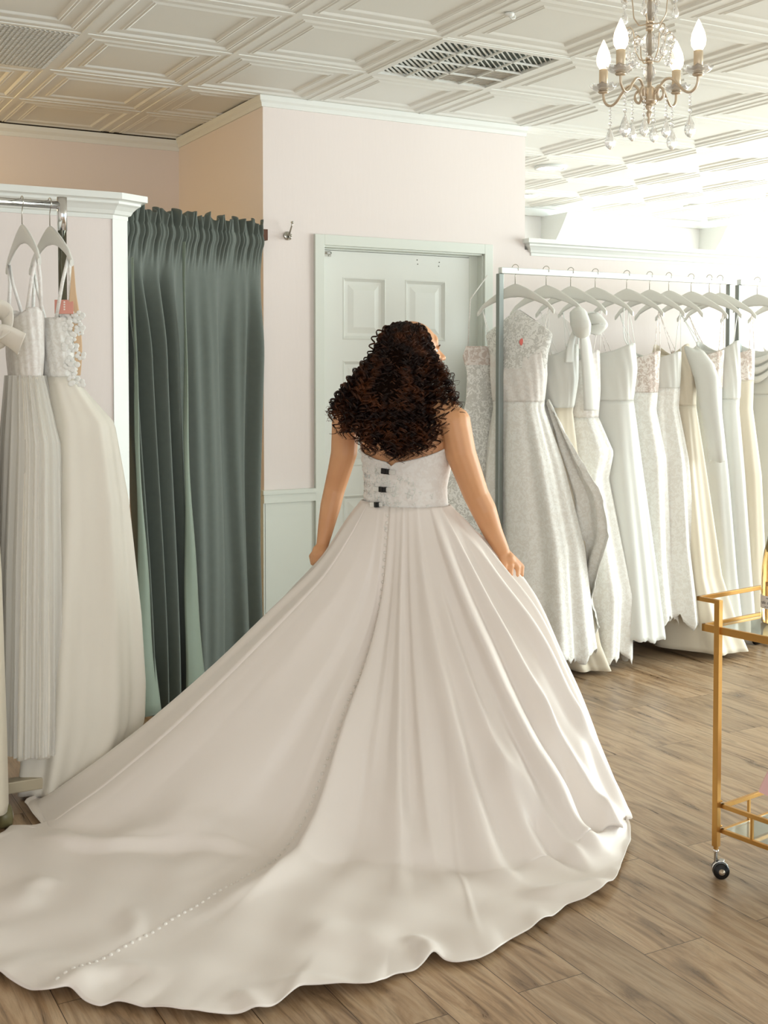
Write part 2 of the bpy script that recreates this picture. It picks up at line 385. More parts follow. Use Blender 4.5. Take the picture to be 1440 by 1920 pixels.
struct(hn, 'screw_hole', m_dark, door)
# double coat hook
hk = MB(); hx, hz = 1.112, 2.082
hk.lathe([(.0, 0), (.021, .0), (.021, .003), (.016, .007), (.0, .009)], (hx, WY-.0, hz), 20, Matrix.Rotation(R(90), 3, 'X'))
hk.tube([(hx, WY-.008, hz), (hx, WY-.02, hz+.004), (hx+.002, WY-.03, hz+.02), (hx+.003, WY-.045, hz+.042), (hx+.004, WY-.05, hz+.055)], [.006, .005, .004, .0035, .0035], 10)
hk.tube([(hx, WY-.012, hz-.006), (hx, WY-.024, hz-.018), (hx, WY-.036, hz-.018), (hx, WY-.042, hz-.006)], [.006, .005, .004, .004], 10)
hk.ell((hx+.004, WY-.05, hz+.058), (.008, .008, .006)); hk.ell((hx, WY-.042, hz-.002), (.007, .007, .006))
tag(hk.build('wall_hook', m_nickel), 'small nickel coat hook screwed to pink wall left of the door', 'hook')

# ------------------------------------------------------------------ ceiling fittings
def louvre_vent():
    x0, y0 = 2*T, 0.
    r = empty('ceiling_vent', (x0+T/2, y0+T/2, H), 'square white ceiling air vent with diagonal louvres in four quadrants', 'vent')
    f = MB(); 
    for a, c in (((0, 0), (T, .03)), ((0, T-.03), (T, T)), ((0, .03), (.03, T-.03)), ((T-.03, .03), (T, T-.03))): f.box((x0+a[0], y0+a[1], H-.004), (x0+c[0], y0+c[1], H+.012))
    f.build('vent_frame', m_trim, r)
    g = MB(); L = T-.06; q = L/4
    for k in range(1, 4):
        g.box((x0+.03+k*q-.003, y0+.03, H-.004), (x0+.03+k*q+.003, y0+T-.03, H+.004)); g.box((x0+.03, y0+.03+k*q-.003, H-.004), (x0+T-.03, y0+.03+k*q+.003, H+.004))
    g.build('vent_grid', m_trim, r)
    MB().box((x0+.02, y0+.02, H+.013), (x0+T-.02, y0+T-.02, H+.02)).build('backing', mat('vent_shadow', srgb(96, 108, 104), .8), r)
    for qi in range(2):
        for qj in range(2):
            s = MB(); ax, ay = x0+.03+qi*L/2, y0+.03+qj*L/2; h = L/2
            sgn = -1 if (qi == 1 and qj == 1) else 1
            tw = {(0, 0): .0076, (0, 1): .0080, (1, 0): .0045, (1, 1): .0098}[(qi, qj)]
            n = 9
            for k in range(-n, n):
                c = k*h/n
                # diagonal y = x + c clipped to square
                xa = max(0, -c); xb = min(h, h-c)
                if xb-xa < .005: continue
                P, Q = Vector((xa, xa+c, 0)), Vector((xb, xb+c, 0))
                if sgn < 0: P.x, Q.x = h-P.x, h-Q.x
                s.bar(P+Vector((ax, ay, H+.008)), Q+Vector((ax, ay, H+.008)), tw, .004, (0, 0, 1))
            s.build('louvre', m_trim if (qi, qj) != (1, 1) else mat('beige_louvre', srgb(205, 200, 188), .7), r)
louvre_vent()
x0, y0 = -T, T
r = empty('return_grille', (x0+T/2, y0+T/2, H), 'white egg-crate ceiling grille at the upper left corner of the ceiling', 'vent')
g = MB()
for k in range(1, 32):
    u = .012+k*(T-.024)/32
    g.box((x0+u-.0035, y0+.012, H-.002), (x0+u+.0035, y0+T-.012, H+.014)); g.box((x0+.012, y0+u-.0035, H-.002), (x0+T-.012, y0+u+.0035, H+.0138))
g.build('grille_core', m_trim, r)
MB().box((x0+.005, y0+.005, H+.05), (x0+T-.005, y0+T-.005, H+.06)).build('backing', mat('grille_shadow', srgb(150, 146, 132), .9), r)
m_lamp = mat('lamp_glow', srgb(255, 250, 240), .5, emit=srgb(255, 246, 232), estr=14)
for k, (cx, cy, lab) in enumerate(((3.331, 2.155, 'round recessed ceiling light just right of the full height wall'), (3.894, 3.182, 'second recessed ceiling light, farther back in the room beyond'), (5.35, 3.0, 'faint recessed ceiling light deepest into the bright room on the right'))):
    r = empty('recessed_light', (cx, cy, H), lab, 'ceiling light', 'recessed lights beyond the low wall')
    MB().lathe([(.075, H-.001), (.08, H-.006), (.10, H-.006), (.102, H+.002), (.075, H+.03)], (cx, cy, 0), 32, None, False).build('light_trim', m_trim, r)
    MB().lathe([(.0, H-.002), (.074, H-.002), (.074, H+.02), (.0, H+.02)], (cx, cy, 0), 32).build('lamp', m_lamp, r)
t = MB().lathe([(.0, -.012), (.012, -.012), (.018, -.006), (.018, 0), (0, 0)], (1.263, -.383, H), 14); t.tube([(1.263, -.383, H-.01), (1.272, -.385, H-.02), (1.284, -.387, H-.016), (1.285, -.387, H-.006)], .003, 6)
tag(t.build('ceiling_hook', m_trim), 'tiny white plastic hook on the ceiling grid above the square vent', 'hook')

# ------------------------------------------------------------------ chandelier
def chandelier():
    c = Vector((1.043, -1.38, 0)); root = empty('chandelier', (c.x, c.y, 2.72), 'small champagne metal chandelier with crystal drops and four lit candle bulbs', 'chandelier')
    V = lambda x, y, z: (c.x+x, c.y+y, z)
    st = MB(); st.lathe([(.0, 2.215), (.014, 2.215), (.016, 2.219), (.021, 2.221), (.021, 2.225), (.019, 2.23), (.019, 2.255), (.012, 2.262), (.006, 2.265), (.005, 2.70)], (c.x, c.y, -.035), 24)
    st.lathe([(0, 2.125), (.004, 2.13), (.005, 2.138), (.003, 2.142), (.008, 2.15), (.008, 2.158), (.004, 2.163), (.011, 2.17), (.011, 2.176), (.004, 2.182)], (c.x, c.y, 0), 16)
    for z in (2.295, 2.305, 2.385, 2.395, 2.405, 2.47, 2.48, 2.56): st.lathe([(.004, z-.005), (.011, z-.003), (.011, z+.003), (.004, z+.005)], (c.x, c.y, 0), 16)
    st.lathe([(0, 2.66), (.012, 2.66), (.05, 2.70), (.05, 2.72), (0, 2.72)], (c.x, c.y, 0), 24)
    st.build('stem', m_champ, root)
    for z, rr, hh in ((2.265, .017, .026), (2.345, .026, .03), (2.438, .02, .026), (2.52, .02, .03)):
        b = MB(); b.lathe([(.005, z-hh), (rr*.7, z-hh*.6), (rr, z-.1*hh), (rr*.92, z+.4*hh), (rr*.5, z+.85*hh), (.005, z+hh)], (c.x, c.y, 0), 10); b.sm = [False]*len(b.f)
        b.build('crystal_ball', m_crystal, root)
    def chain(p, n, r=.0045):
        b = MB()
        for k in range(n): b.ell((p[0], p[1], p[2]-k*r*2.4), (r, r, r), None, 6, 4)
        return b
    def drop(p, s=1.):
        # faceted teardrop hanging from p, with bead chain above
        b = MB(); z0 = p[2]
        b.lathe([(.0005, z0), (.004*s, z0-.010*s), (.011*s, z0-.028*s), (.0135*s, z0-.038*s), (.011*s, z0-.048*s), (.004*s, z0-.055*s), (.0005, z0-.057*s)], (p[0], p[1], 0), 8, None, False)
        for i in range(len(b.v)): pass
        b.sm = [False]*len(b.f); return b
    cam_ang = math.atan2(-rt.y, -rt.x)
    base = math.atan2((rt*.115-Vector((fw.x, fw.y, 0))*.107).y, (rt*.115-Vector((fw.x, fw.y, 0))*.107).x)
    m_bulb = mat('bulb_glass', srgb(255, 248, 238), .1, emit=srgb(255, 232, 200), estr=3.2)
    for k in range(4):
        a = base+k*PI/2; d = Vector((math.cos(a), math.sin(a), 0))
        def P(rr, z): return c+d*rr+Vector((0, 0, z))
        arm = MB(); key = [(.016, 2.205), (.03, 2.222), (.042, 2.215), (.044, 2.198), (.033, 2.188), (.026, 2.198), (.03, 2.218), (.046, 2.238), (.066, 2.24), (.086, 2.224), (.104, 2.203), (.122, 2.194), (.137, 2.200), (.146, 2.214), (.148, 2.235)]
        pts = []
        kk = np.array(key); ts = np.linspace(0, len(key)-1, 60)
        for t_ in ts:
            i = min(int(t_), len(key)-2); f = t_-i
            p0, p1, p2, p3 = kk[max(i-1, 0)], kk[i], kk[i+1], kk[min(i+2, len(key)-1)]
            q = .5*((2*p1)+(-p0+p2)*f+(2*p0-5*p1+4*p2-p3)*f*f+(-p0+3*p1-3*p2+p3)*f**3)
            pts.append(P(q[0], q[1]))
        arm.tube(pts, .0038, 8); ao = arm.build('arm', m_champ, root)
        cup = MB(); q = P(.148, 0)
        cup.lathe([(.0, 2.231), (.012, 2.233), (.016, 2.237), (.006, 2.239), (.0, 2.239)], (q.x, q.y, 0), 16); cup.build('drip_cup', m_champ, ao)
        bo = MB(); n = 24; P_ = []
        for (rr, z) in ((.008, 2.239), (.02, 2.239), (.032, 2.246), (.037, 2.255), (.034, 2.256), (.02, 2.246), (.008, 2.245)):
            P_.append([(q.x+math.cos(2*PI*j/n)*rr*(1+.1*math.cos(8*2*PI*j/n)*(rr > .025)), q.y+math.sin(2*PI*j/n)*rr*(1+.1*math.cos(8*2*PI*j/n)*(rr > .025)), z+.003*(rr > .025)*math.cos(8*2*PI*j/n)) for j in range(n)])
        bo.grid(np.array(P_), True); bo.build('crystal_bobeche', m_crystal, ao)
        MB().lathe([(.0, 2.239), (.0122, 2.239), (.0125, 2.299), (.010, 2.301), (0, 2.301)], (q.x, q.y, 0), 20).build('candle_sleeve', mat('sleeve_%d' % k, srgb(214, 196, 168), .4, metal=.3) if k == 0 else bpy.data.materials['sleeve_0'], ao)
        MB().lathe([(.008, 2.299), (.012, 2.303), (.0185, 2.314), (.0205, 2.328), (.0175, 2.346), (.011, 2.362), (.005, 2.376), (.001, 2.384)], (q.x, q.y, 0), 20).build('bulb', m_bulb, ao)
        # pendant under the arm's outer curl and under the inner curl
        for rr, z, s in ((.125, 2.19, 1.15), (.046, 2.19, .95)):
            w = P(rr, z) if rr > .1 else P(rr, z)+Vector((-d.y, d.x, 0))*.012
            ch = chain(w, 4, .0042); ch.ell((w.x, w.y, w.z-.046), (.0055, .0055, .007), None, 6, 4)
            dr = MB(); dr = drop((w.x, w.y, w.z-.053), s)
            pd = dr.build('crystal_drop', m_crystal, root); ch.build('bead_chain', m_crystal, pd)
        # thin scroll wires in two tiers with beads and drops
        for tier, (zb, rr, hh) in enumerate(((2.30, .066, .085), (2.40, .07, .10))):
            a2 = a+PI/4*(tier == 0)+.3; d2 = Vector((math.cos(a2), math.sin(a2), 0))
            w = MB(); pts = []
            key = [(.006, 0), (.03, -.002), (.045, .022), (.047, .05), (.052, hh*.9), (.062, hh), (.074, hh*.93), (.076, hh*.78), (.066, hh*.7)]
            kk = np.array(key); ts = np.linspace(0, len(key)-1, 30)
            for t_ in ts: pts.append(c+d2*float(np.interp(t_, range(len(key)), kk[:, 0]))+Vector((0, 0, zb+float(np.interp(t_, range(len(key)), kk[:, 1])))))
            w.tube(pts, .0018, 6); wo = w.build('scroll', m_champ, root)
            e = c+d2*.07+Vector((0, 0, zb+hh*.75)); b = MB()
            b.ell((e.x, e.y, e.z), (.012, .012, .012), None, 8, 6); b.ell((e.x, e.y, e.z-.02), (.007, .007, .007), None, 6, 4); b.sm = [False]*len(b.f)
            bb = b.build('crystal_bead', m_crystal, wo)
            drop((e.x, e.y, e.z-.027), .75).build('crystal_drop', m_crystal, wo)
        # swags of beads between tiers
        sw = MB(); a3 = a+PI/4; e0 = c+Vector((math.cos(a)*.07, math.sin(a)*.07, 2.36)); e1 = c+Vector((math.cos(a+PI/2)*.07, math.sin(a+PI/2)*.07, 2.36))
        for j in range(15):
            f = j/14; p = e0.lerp(e1, f); p.z -= .07*math.sin(PI*f); sw.ell(p, (.0045, .0045, .0045), None, 6, 4)
        sw.build('bead_swag', m_crystal, root)
chandelier()

# ------------------------------------------------------------------ curtain
def smoothstep(x): x = np.clip(x, 0, 1); return x*x*(3-2*x)
m_curt = fabric('grey_green_curtain', srgb(97, 105, 98), .62, .25, bump=.25, bumpscale=900, var=.08, vscale=40, spec=.3)
m_curt_lin = fabric('curtain_lining', srgb(128, 140, 125), .5, .2)
ct = empty('curtain', (.58, .98, 2.07), 'grey-green fitting room curtain gathered on a rod below the tan alcove', 'curtain')
A0 = np.array([.185, .80, 2.055]); A1 = np.array([.962, 1.19, 2.075])
dv = (A1-A0); dv[2] = 0; dl = np.linalg.norm(dv); dv /= dl; nv = np.array([dv[1], -dv[0], 0])     # nv points to the viewer
def curtain_surface(s0, s1, ns, zr, lean=0., depth=0., foldf=None):
    P = np.zeros((len(zr), ns, 3)); s = np.linspace(s0, s1, ns)
    for i, z in enumerate(zr):
        rod_z = A0[2]+(A1[2]-A0[2])*s; ss = s
        off, sh = foldf(s, z)
        p = A0[None, :2]+(ss*dl)[:, None]*dv[None, :2]+off[:, None]*nv[None, :2]+(sh)[:, None]*dv[None, :2]
        P[i, :, :2] = p; P[i, :, 2] = z+(rod_z-2.06)*smoothstep((z-1.2)/.8)
    return P
ph = rng.uniform(0, 6.28, 12)
def folds(s, z):
    d = 2.06-z                                    # distance under the rod
    g = np.exp(-np.clip(d-.02, 0, 9)/.10)         # gather near the rod
    low = smoothstep((d-.06)/.5)
    # deep folds on the left, broad shallow ones on the right
    wl = 1-smoothstep((s-.30)/.10)
    deep = .058*np.sin(2*PI*(s*9.2)+1.1+.25*np.sin(z*1.3))+.012*np.sin(2*PI*s*17+z*.6)
    broad = .030*np.sin(2*PI*(s*3.1)+2.4+.25*np.sin(z*1.7))+.010*np.sin(2*PI*s*6.3+.8*z)+.004*np.sin(2*PI*s*13+1.8*z+2)
    rr = smoothstep((s-.86)/.06)
    right = .035*np.sin(2*PI*(s-.86)*7+3.4)
    off = low*(wl*deep+(1-wl)*(1-rr)*broad+rr*right)
    tiny = .008*np.sin(2*PI*s*27+ph[0]+3*np.sin(9*s))+.006*np.sin(2*PI*s*41+ph[1]+2*np.sin(13*s))
    pocket = (1-smoothstep((d-.04)/.16))
    off = off+tiny*pocket*(.8+.6*(d < 0))+.010*pocket*(d > -.005)*np.sin(np.clip((d+.0)/.075, 0, 1)*PI)
    if d < 0: off = off+.012*np.sin(2*PI*s*11+1.)*np.clip(-d/.05, 0, 1)
    sag = .012*np.sin(z*3.1+s*9)*smoothstep((s-.5)/.2)*low
    sh = .11*(1-s*1.1)*smoothstep((d-.1)/1.9)*wl**.5 + sag*.3
    off = off+pocket*.020*(d > -.06)
    return off+sag, sh
zr = np.concatenate([np.linspace(2.115, 2.0, 16), np.linspace(1.99, 1.7, 16), np.linspace(1.68, .02, 50)])
P = curtain_surface(0, 1, 520, zr, foldf=folds)
# ruffled top edge
s = np.linspace(0, 1, 520)
for i in range(5): P[i, :, 2] += (.010*np.sin(2*PI*s*9+1)+.007*np.sin(2*PI*s*23+2))*(1-i/5)
cp = MB().grid(P).build('curtain_panel', m_curt, ct); solid(cp, .002)
# lining edges turned to the front: one on the far left edge, one in the middle
def lining(sa, w0, w1, ztop, off, lean, name):
    zz = np.linspace(ztop, .03, 40); Q = []
    for z in zz:
        f = (ztop-z)/ztop; w = w0+(w1-w0)*f**2.0; row = []
        for k in range(9):
            q = k/8; bulge = off+.012*math.sin(PI*q)+.004*math.sin(z*9+q*2)
            s_ = sa*dl+lean*f+w*q
            p = A0[:2]+s_*dv[:2]+bulge*nv[:2]; row.append((p[0], p[1], z))
        Q.append(row)
    o = MB().grid(np.array(Q)).build(name, m_curt_lin, ct); solid(o, .0015)
lining(.012, .004, .115, 1.90, .060, .035, 'lining_edge')
lining(.352, .005, .135, 1.99, .056, .0, 'lining_edge')
MB().tube([A0-dv*.02+(0, 0, 0), A1+dv*.015], .011, 12).build('curtain_rod', m_chrome, ct)
MB().box((.955, 1.165, 2.05), (.99, 1.215, 2.10)).build('rod_bracket', mat('bracket_wood', srgb(96, 58, 38), .6), ct)

# ------------------------------------------------------------------ clothes racks
def rack_square(x0, x1, y, label, grp):
    r = empty('clothing_rack', ((x0+x1)/2, y, 0), label, 'clothes rack', grp); z = 1.93
    b = MB().bar((x0, y, z), (x1, y, z), .030, .030); bevel(b.build('top_rail', m_white_metal, r), .003)
    for x in (x0, x1):
        p = MB().bar((x, y, .07), (x, y, z-.0155), .028, .028); bevel(p.build('upright', m_grey_metal, r), .003)
        f = MB().bar((x, y-.24, .055), (x, y+.24, .055), .028, .028); fo = f.build('foot', m_grey_metal, r)
        for s_ in (-.22, .22):
            MB().lathe([(0, -.012), (.02, -.012), (.021, 0), (.02, .012), (0, .012)], (x, y+s_, .021), 16, Matrix.Rotation(R(90), 3, 'Y')).build('caster', m_black, fo)
    MB().bar((x0, y, .055), (x1, y, .055), .02, .02).build('bottom_rail', m_grey_metal, r)
rack_square(2.052, 3.545, .83, 'square tube metal clothes rack with ten gowns against the low wall', 'square tube racks')
rack_square(3.612, 5.0, .83, 'second square tube clothes rack cut off by the right picture edge', 'square tube racks')
LY = .12
r = empty('clothing_rack', (-.9, LY, 0), 'round chrome clothes rack at the left picture edge holding the left gowns', 'clothes rack')
MB().tube([(-1.9, LY, 2.002), (-.215, LY, 2.002)], .0135, 16).build('top_rail', m_chrome, r)
for x in (-.208, -1.9):
    p = MB().tube([(x, LY, 1.917), (x, LY, 2.029)], .0165, 20); p.tube([(x, LY, 1.913), (x, LY, 1.917)], .014, 16); pc = p.build('corner_fitting', m_chrome, r)
    MB().tube([(x, LY, .06), (x, LY, 1.919)], .0145, 20).build('upright', mat('dark_chrome', srgb(120, 118, 104), .14, metal=1) if x > -1 else bpy.data.materials['dark_chrome'], r)
    f = MB().bar((x-.02, LY-.02, .062), (x-.02, LY+.26, .062), .05, .035)
    fo = f.build('foot', mat('beige_metal', srgb(196, 184, 158), .45, metal=.2) if x > -1 else bpy.data.materials['beige_metal'], r)
bevel(MB().bar((-1.9, LY-.02, .062), (-.235, LY-.02, .062), .05, .04).build('base_bar', bpy.data.materials['beige_metal'], r), .004)
for x in (-.46, -1.7):
    w = MB(); Mx = Matrix.Rotation(R(90), 3, 'Y')
    w.lathe([(.0, -.02), (.03, -.02), (.037, -.014), (.0375, .014), (.03, .02), (0, .02)], (x, -.10, .0375), 24, Mx); wo = w.build('caster', mat('olive_wheel', srgb(112, 106, 72), .35) if x > -1 else bpy.data.materials['olive_wheel'], r)
    MB().lathe([(0, .018), (.012, .019), (.014, .024), (0, .026)], (x, -.10, .0375), 16, Mx).build('hub', m_hanger, wo)
    MB().bar((x, -.10, .06), (x, LY-.02, .07), .03, .03).build('caster_bracket', m_nickel, wo)

# ------------------------------------------------------------------ hangers
def hanger_parts(root):
    hk = MB(); pts = [(0, 0, -.088)] + [(0, 0, -.045)] + [(.004, 0, -.035)]
    for a in np.linspace(-60, 190, 16): pts.append((.019*math.cos(R(a)), 0, -.010+.019*math.sin(R(a))))
    hk.tube(pts, .0018, 6)
    hk.v = [tuple(root.matrix_basis @ Vector(p)) for p in hk.v]
    hk.build('hook', m_nickel, root)
    xs = np.linspace(-.215, .215, 41); top = []; bot = []
    for x in xs:
        a = abs(x)/.215; zt = -.083-.118*(a**1.35) - (.012*(max(0, a-.86)/.14)); th = .046*(1-a)**1.3+.021+.006*math.exp(-((a-.93)/.06)**2)
        if a < .09: zt -= .0
        top.append(zt); bot.append(zt-th)
    b = MB(); t = .006; n = len(xs); rows = []
    for i, x in enumerate(xs):
        zc = (top[i]+bot[i])/2; h = (top[i]-bot[i])/2; yb = -.012*(abs(x)/.215)**2*0
        rows.append([(x, yb+t*math.copysign(abs(math.cos(q))**.6, math.cos(q)), zc+h*math.copysign(abs(math.sin(q))**.8, math.sin(q))) for q in np.linspace(0, 2*PI, 13)[:-1]])
    b.grid(np.array(rows), True); m = 12; b.add(rows[0], [tuple(range(m))]); b.add(rows[-1], [tuple(reversed(range(m)))])
    b.v = [tuple(root.matrix_basis @ Vector(p)) for p in b.v]
    b.build('hanger_body', m_hanger, root)
HB = None
def hanger(x, y, z, ang, label, grp):
    global HB
    if HB is None:
        r = empty('clothes_hanger', (x, y, z), label, 'hanger', grp, rz=ang); hanger_parts(r); HB = r; return r
    c = copy_tree(HB); c.location = (x, y, z); c.rotation_euler = (0, 0, ang); tag(c, label, 'hanger', grp); return c

# ------------------------------------------------------------------ gowns on hangers
def gown(kind, label, grp, x, y, zb, ang, secs, m_skirt, m_bod, zwaist, topf=None, nf=9, amp=.02, rag=0., seed=1, straps=1, twist=0.):
    """secs: (z, half width along the hanger, half depth, shift along hanger, shift across)"""
    rg = np.random.default_rng(seed)
    root = empty('wedding_gown', (x, y, zb), label, 'gown', grp)
    a = np.array([math.cos(ang), math.sin(ang), 0]); b = np.array([-math.sin(ang), math.cos(ang), 0])
    S = np.array(sorted(secs, key=lambda q: -q[0])); zs = -S[:, 0]
    nc = 144; th = np.linspace(0, 2*PI, nc, endpoint=False)
    f1 = rg.uniform(0, 2*PI, 4); ztop = S[0, 0]; zbot = S[-1, 0]
    zz = np.concatenate([np.linspace(ztop, zwaist, 22), np.linspace(zwaist, zbot, 58)[1:]])
    G = []
    for z in zz:
        wa, wb, oa, ob = [float(np.interp(-z, zs, S[:, k])) for k in (1, 2, 3, 4)]
        t = np.clip((zwaist-z)/max(.2, zwaist-zbot), 0, 1); e = amp*(.12+t**.8)
        fo = np.sin(nf*th+f1[0]+.5*np.sin(2*th+f1[1])+t*twist)*e+np.sin((2*nf+1)*th+f1[2]+.7*np.sin(3*th))*e*.32
        fo = np.where(z > zwaist, .0015*np.sin(16*th+f1[3]+z*30), fo)
        c_, s_ = np.cos(th), np.sin(th); ex = .85
        px = (np.sign(c_)*np.abs(c_)**ex)*wa; py = (np.sign(s_)*np.abs(s_)**ex)*wb
        ln = np.sqrt((px/wa)**2+(py/wb)**2)+1e-6
        px = px+fo*c_*1.; py = py+fo*s_*.9
        zr_ = np.full(nc, z)
        if topf is not None and z > zwaist:
            k = (z-zwaist)/(ztop-zwaist); zr_ = zwaist+(z-zwaist)*(1+(topf(th)-1)*k**.5)
        if t > .9: zr_ = zr_-(t-.9)/.1*(rag*(.5*np.sin(5*th+f1[1])+.3*np.sin(13*th+f1[2])+.16*np.sin(31*th)+.08*np.sin(53*th+1)))
        zr_ = np.maximum(zr_, .012+.004*np.sin(9*th))
        P_ = np.array([x, y, 0])[None]+a[None]*(px+oa)[:, None]+b[None]*(py+ob)[:, None]; P_[:, 2] = zr_
        G.append(P_)
    G = np.array(G)
    bo = MB().grid(G[:22], True).build('bodice', m_bod, root); solid(bo, .0015)
    sk = MB().grid(G[21:], True).build('skirt', m_skirt, root); solid(sk, .0015)
    # straps from hanger ends to bodice top
    if straps:
        for sgn in (-1, 1):
            e = np.array([x, y, zb-.205])+a*sgn*.188
            k = 0 if sgn > 0 else nc//2
            for dk in (-9, 9):
                q = G[0, (k+dk) % nc]
                m_ = MB(); mid = (e+q)/2; mid[2] -= .0
                pts = [e+np.array([0, 0, .008]), e*.6+q*.4+b*.004*dk/9, q-np.array([0, 0, .006])]
                st = .003 if straps == 1 else .006
                P_ = []
                for p in pts: P_.append([p-a*0+b*(-st), p+b*st])
                m_.grid(np.array(P_)); solid(m_.build('strap', m_bod, root), .001)
    return root, G, a, b
def cloth_strip(name, pts, widths, wdir, m, parent, thick=.002, curl=.0):
    """ribbon-like cloth piece along pts"""
    pts = [np.array(p, float) for p in pts]; n = 24; ts = np.linspace(0, len(pts)-1, n); P_ = []
    wd = np.array(wdir, float); wd /= np.linalg.norm(wd)
    for t_ in ts:
        i = min(int(t_), len(pts)-2); f = t_-i
        p0, p1, p2, p3 = pts[max(i-1, 0)], pts[i], pts[i+1], pts[min(i+2, len(pts)-1)]
        q = .5*((2*p1)+(-p0+p2)*f+(2*p0-5*p1+4*p2-p3)*f*f+(-p0+3*p1-3*p2+p3)*f**3)
        w = float(np.interp(t_, range(len(widths)), widths)); d = p2-p1; d /= np.linalg.norm(d)+1e-9; nn = np.cross(d, wd)
        P_.append([q+wd*w*u+nn*curl*w*(1-(2*u)**2) for u in np.linspace(-.5, .5, 9)])
    o = MB().grid(np.array(P_)).build(name, m, parent); solid(o, thick); return o
heart = lambda th: 1+.10*np.cos(2*th)+.0*th
flat_top = lambda th: 1+0*th
HX = [2.141, 2.325, 2.475, 2.629, 2.832, 2.984, 3.114, 3.269, 3.398, 3.475, 3.75, 3.955]
YR, ZR = .83, 1.953
GR = 'gowns hanging on the right racks'; GH = 'white hangers on the right racks'
hl = ['white hanger nearest the door, its left arm reaching past the rack upright', 'second white hanger from the rack upright, holding the gown with a shoulder bow', 'third white hanger from the rack upright, above the fitted lace gown', 'fourth white hanger from the rack upright, above the plain cowl gown', 'fifth white hanger from the rack upright, carrying a hanging ribbon loop', 'sixth white hanger from the left on the long rack', 'seventh white hanger from the left on the long rack', 'eighth white hanger from the left, over the long sleeved gown', 'ninth white hanger from the left on the long rack', 'tenth and last white hanger before the far rack upright', 'first white hanger on the second rack at the right edge', 'last white hanger, half cut off by the right picture edge']
ANG = R(-74)
angs = [ANG+R(8), ANG+R(3), ANG, ANG+R(5), ANG+R(2), ANG-R(2), ANG-R(4), ANG, ANG-R(9), ANG, ANG+R(2), ANG]
for k in range(12): hanger(HX[k], YR, ZR, angs[k], hl[k], GH)
def G_(k): return HX[k], YR, ZR, angs[k]
# 1 lace A-line with sheer top and a gathered lace train
x, y, zb, an = G_(0)
g1, A, a, b = gown('aline', 'lace gown with sheer neckline and pink label, nearest the door on the rack', GR, x, y, zb, an, [(1.53, .15, .06, .02, .0), (1.42, .15, .075, .02, 0), (1.27, .13, .07, .02, .0), (1.0, .20, .11, .03, .03), (.6, .27, .14, .05, .06), (.1, .30, .17, .08, .05)], m_lace, m_lace_bod, 1.30, heart, 8, .022, .05, 11, 1)
il = MB(); P_ = []
for z, wa, wb in ((1.745, .10, .012), (1.70, .17, .03), (1.62, .185, .05), (1.53, .16, .062), (1.46, .152, .07)):
    P_.append([np.array([x, y, z-.06*abs(math.cos(t_))*(z > 1.68)])+a*(wa*math.cos(t_)+.02)+b*wb*math.sin(t_) for t_ in np.linspace(0, 2*PI, 33)[:-1]])
il.grid(np.array(P_), True).build('sheer_yoke', m_lace_sheer, g1)
MB().ell(np.array([x, y, 1.585])+a*.075-b*.035, (.032, .008, .022)).build('label', mat('coral_label', srgb(232, 120, 112), .6), g1)
# swooping lace train gathered to the right
P_ = []
for i, (z, c0, c1, dpt) in enumerate(((1.30, .10, .17, .08), (1.05, .12, .30, .11), (.85, .14, .42, .15), (.66, .16, .45, .17), (.52, .18, .40, .17), (.40, .16, .36, .15), (.28, .17, .40, .14), (.12, .16, .34, .12))):
    row = []
    for u in np.linspace(0, 1, 30):
        aa = c0+(c1-c0)*u; row.append(np.array([x, y, z-.05*math.sin(u*2.4+i)*(i > 3)+.012*math.sin(u*31+i)])+a*aa*1.0+b*(.03+dpt*math.sin(PI*min(1, u*.9))*.6+.016*math.sin(u*19+i*.8)+.04*u*i/3))
    P_.append(row)
P_ = np.array(P_)
ts = np.linspace(0, 7, 50); Q = np.array([[ [np.interp(t_, range(8), P_[:, c, d]) for d in range(3)] for c in range(30)] for t_ in ts])
Q += rng.normal(0, .002, Q.shape); solid(MB().grid(Q).build('lace_train', m_lace, g1), .002)
# 2 satin with bow on the shoulder
x, y, zb, an = G_(1)
g2, A, a, b = gown('bow', 'ivory satin gown with a big shoulder bow and long bow tails', GR, x, y, zb, an, [(1.55, .15, .06, .03, 0), (1.40, .15, .07, .03, 0), (1.25, .12, .06, .03, 0), (1.0, .15, .09, .03, 0), (.5, .17, .11, .05, 0), (.14, .19, .12, .10, 0), (.02, .22, .10, .13, 0)], m_cream, m_white_satin, 1.27, heart, 6, .02, 0, 12, 2)
e = np.array([x, y, zb-.225])+a*.20
for kk, dd in ((-1, .5), (1, .9)):
    cloth_strip('bow_loop', [e, e+b*(-.05*kk)+a*.02+np.array([0, 0, .0]), e+b*(-.075*kk)+a*.05+np.array([0, 0, -.06]), e+b*(-.03*kk)+a*.03+np.array([0, 0, -.11]), e+np.array([0, 0, -.06])], [.04, .08, .10, .07, .03], a*.8+b*.3, m_white_satin, g2, .002, .3)
cloth_strip('bow_tail', [e+np.array([0, 0, -.02]), e+a*.03+np.array([0, 0, -.16]), e+a*.045+b*.01+np.array([0, 0, -.34]), e+a*.05+b*.02+np.array([0, 0, -.47])], [.03, .07, .085, .09], b+a*.3, m_white_satin, g2, .002, .2)
cloth_strip('bow_tail', [e+np.array([0, 0, -.02]), e-a*.03-b*.03+np.array([0, 0, -.14]), e-a*.03-b*.05+np.array([0, 0, -.24])], [.03, .06, .07], b, m_white_satin, g2, .002, .2)
P_ = []
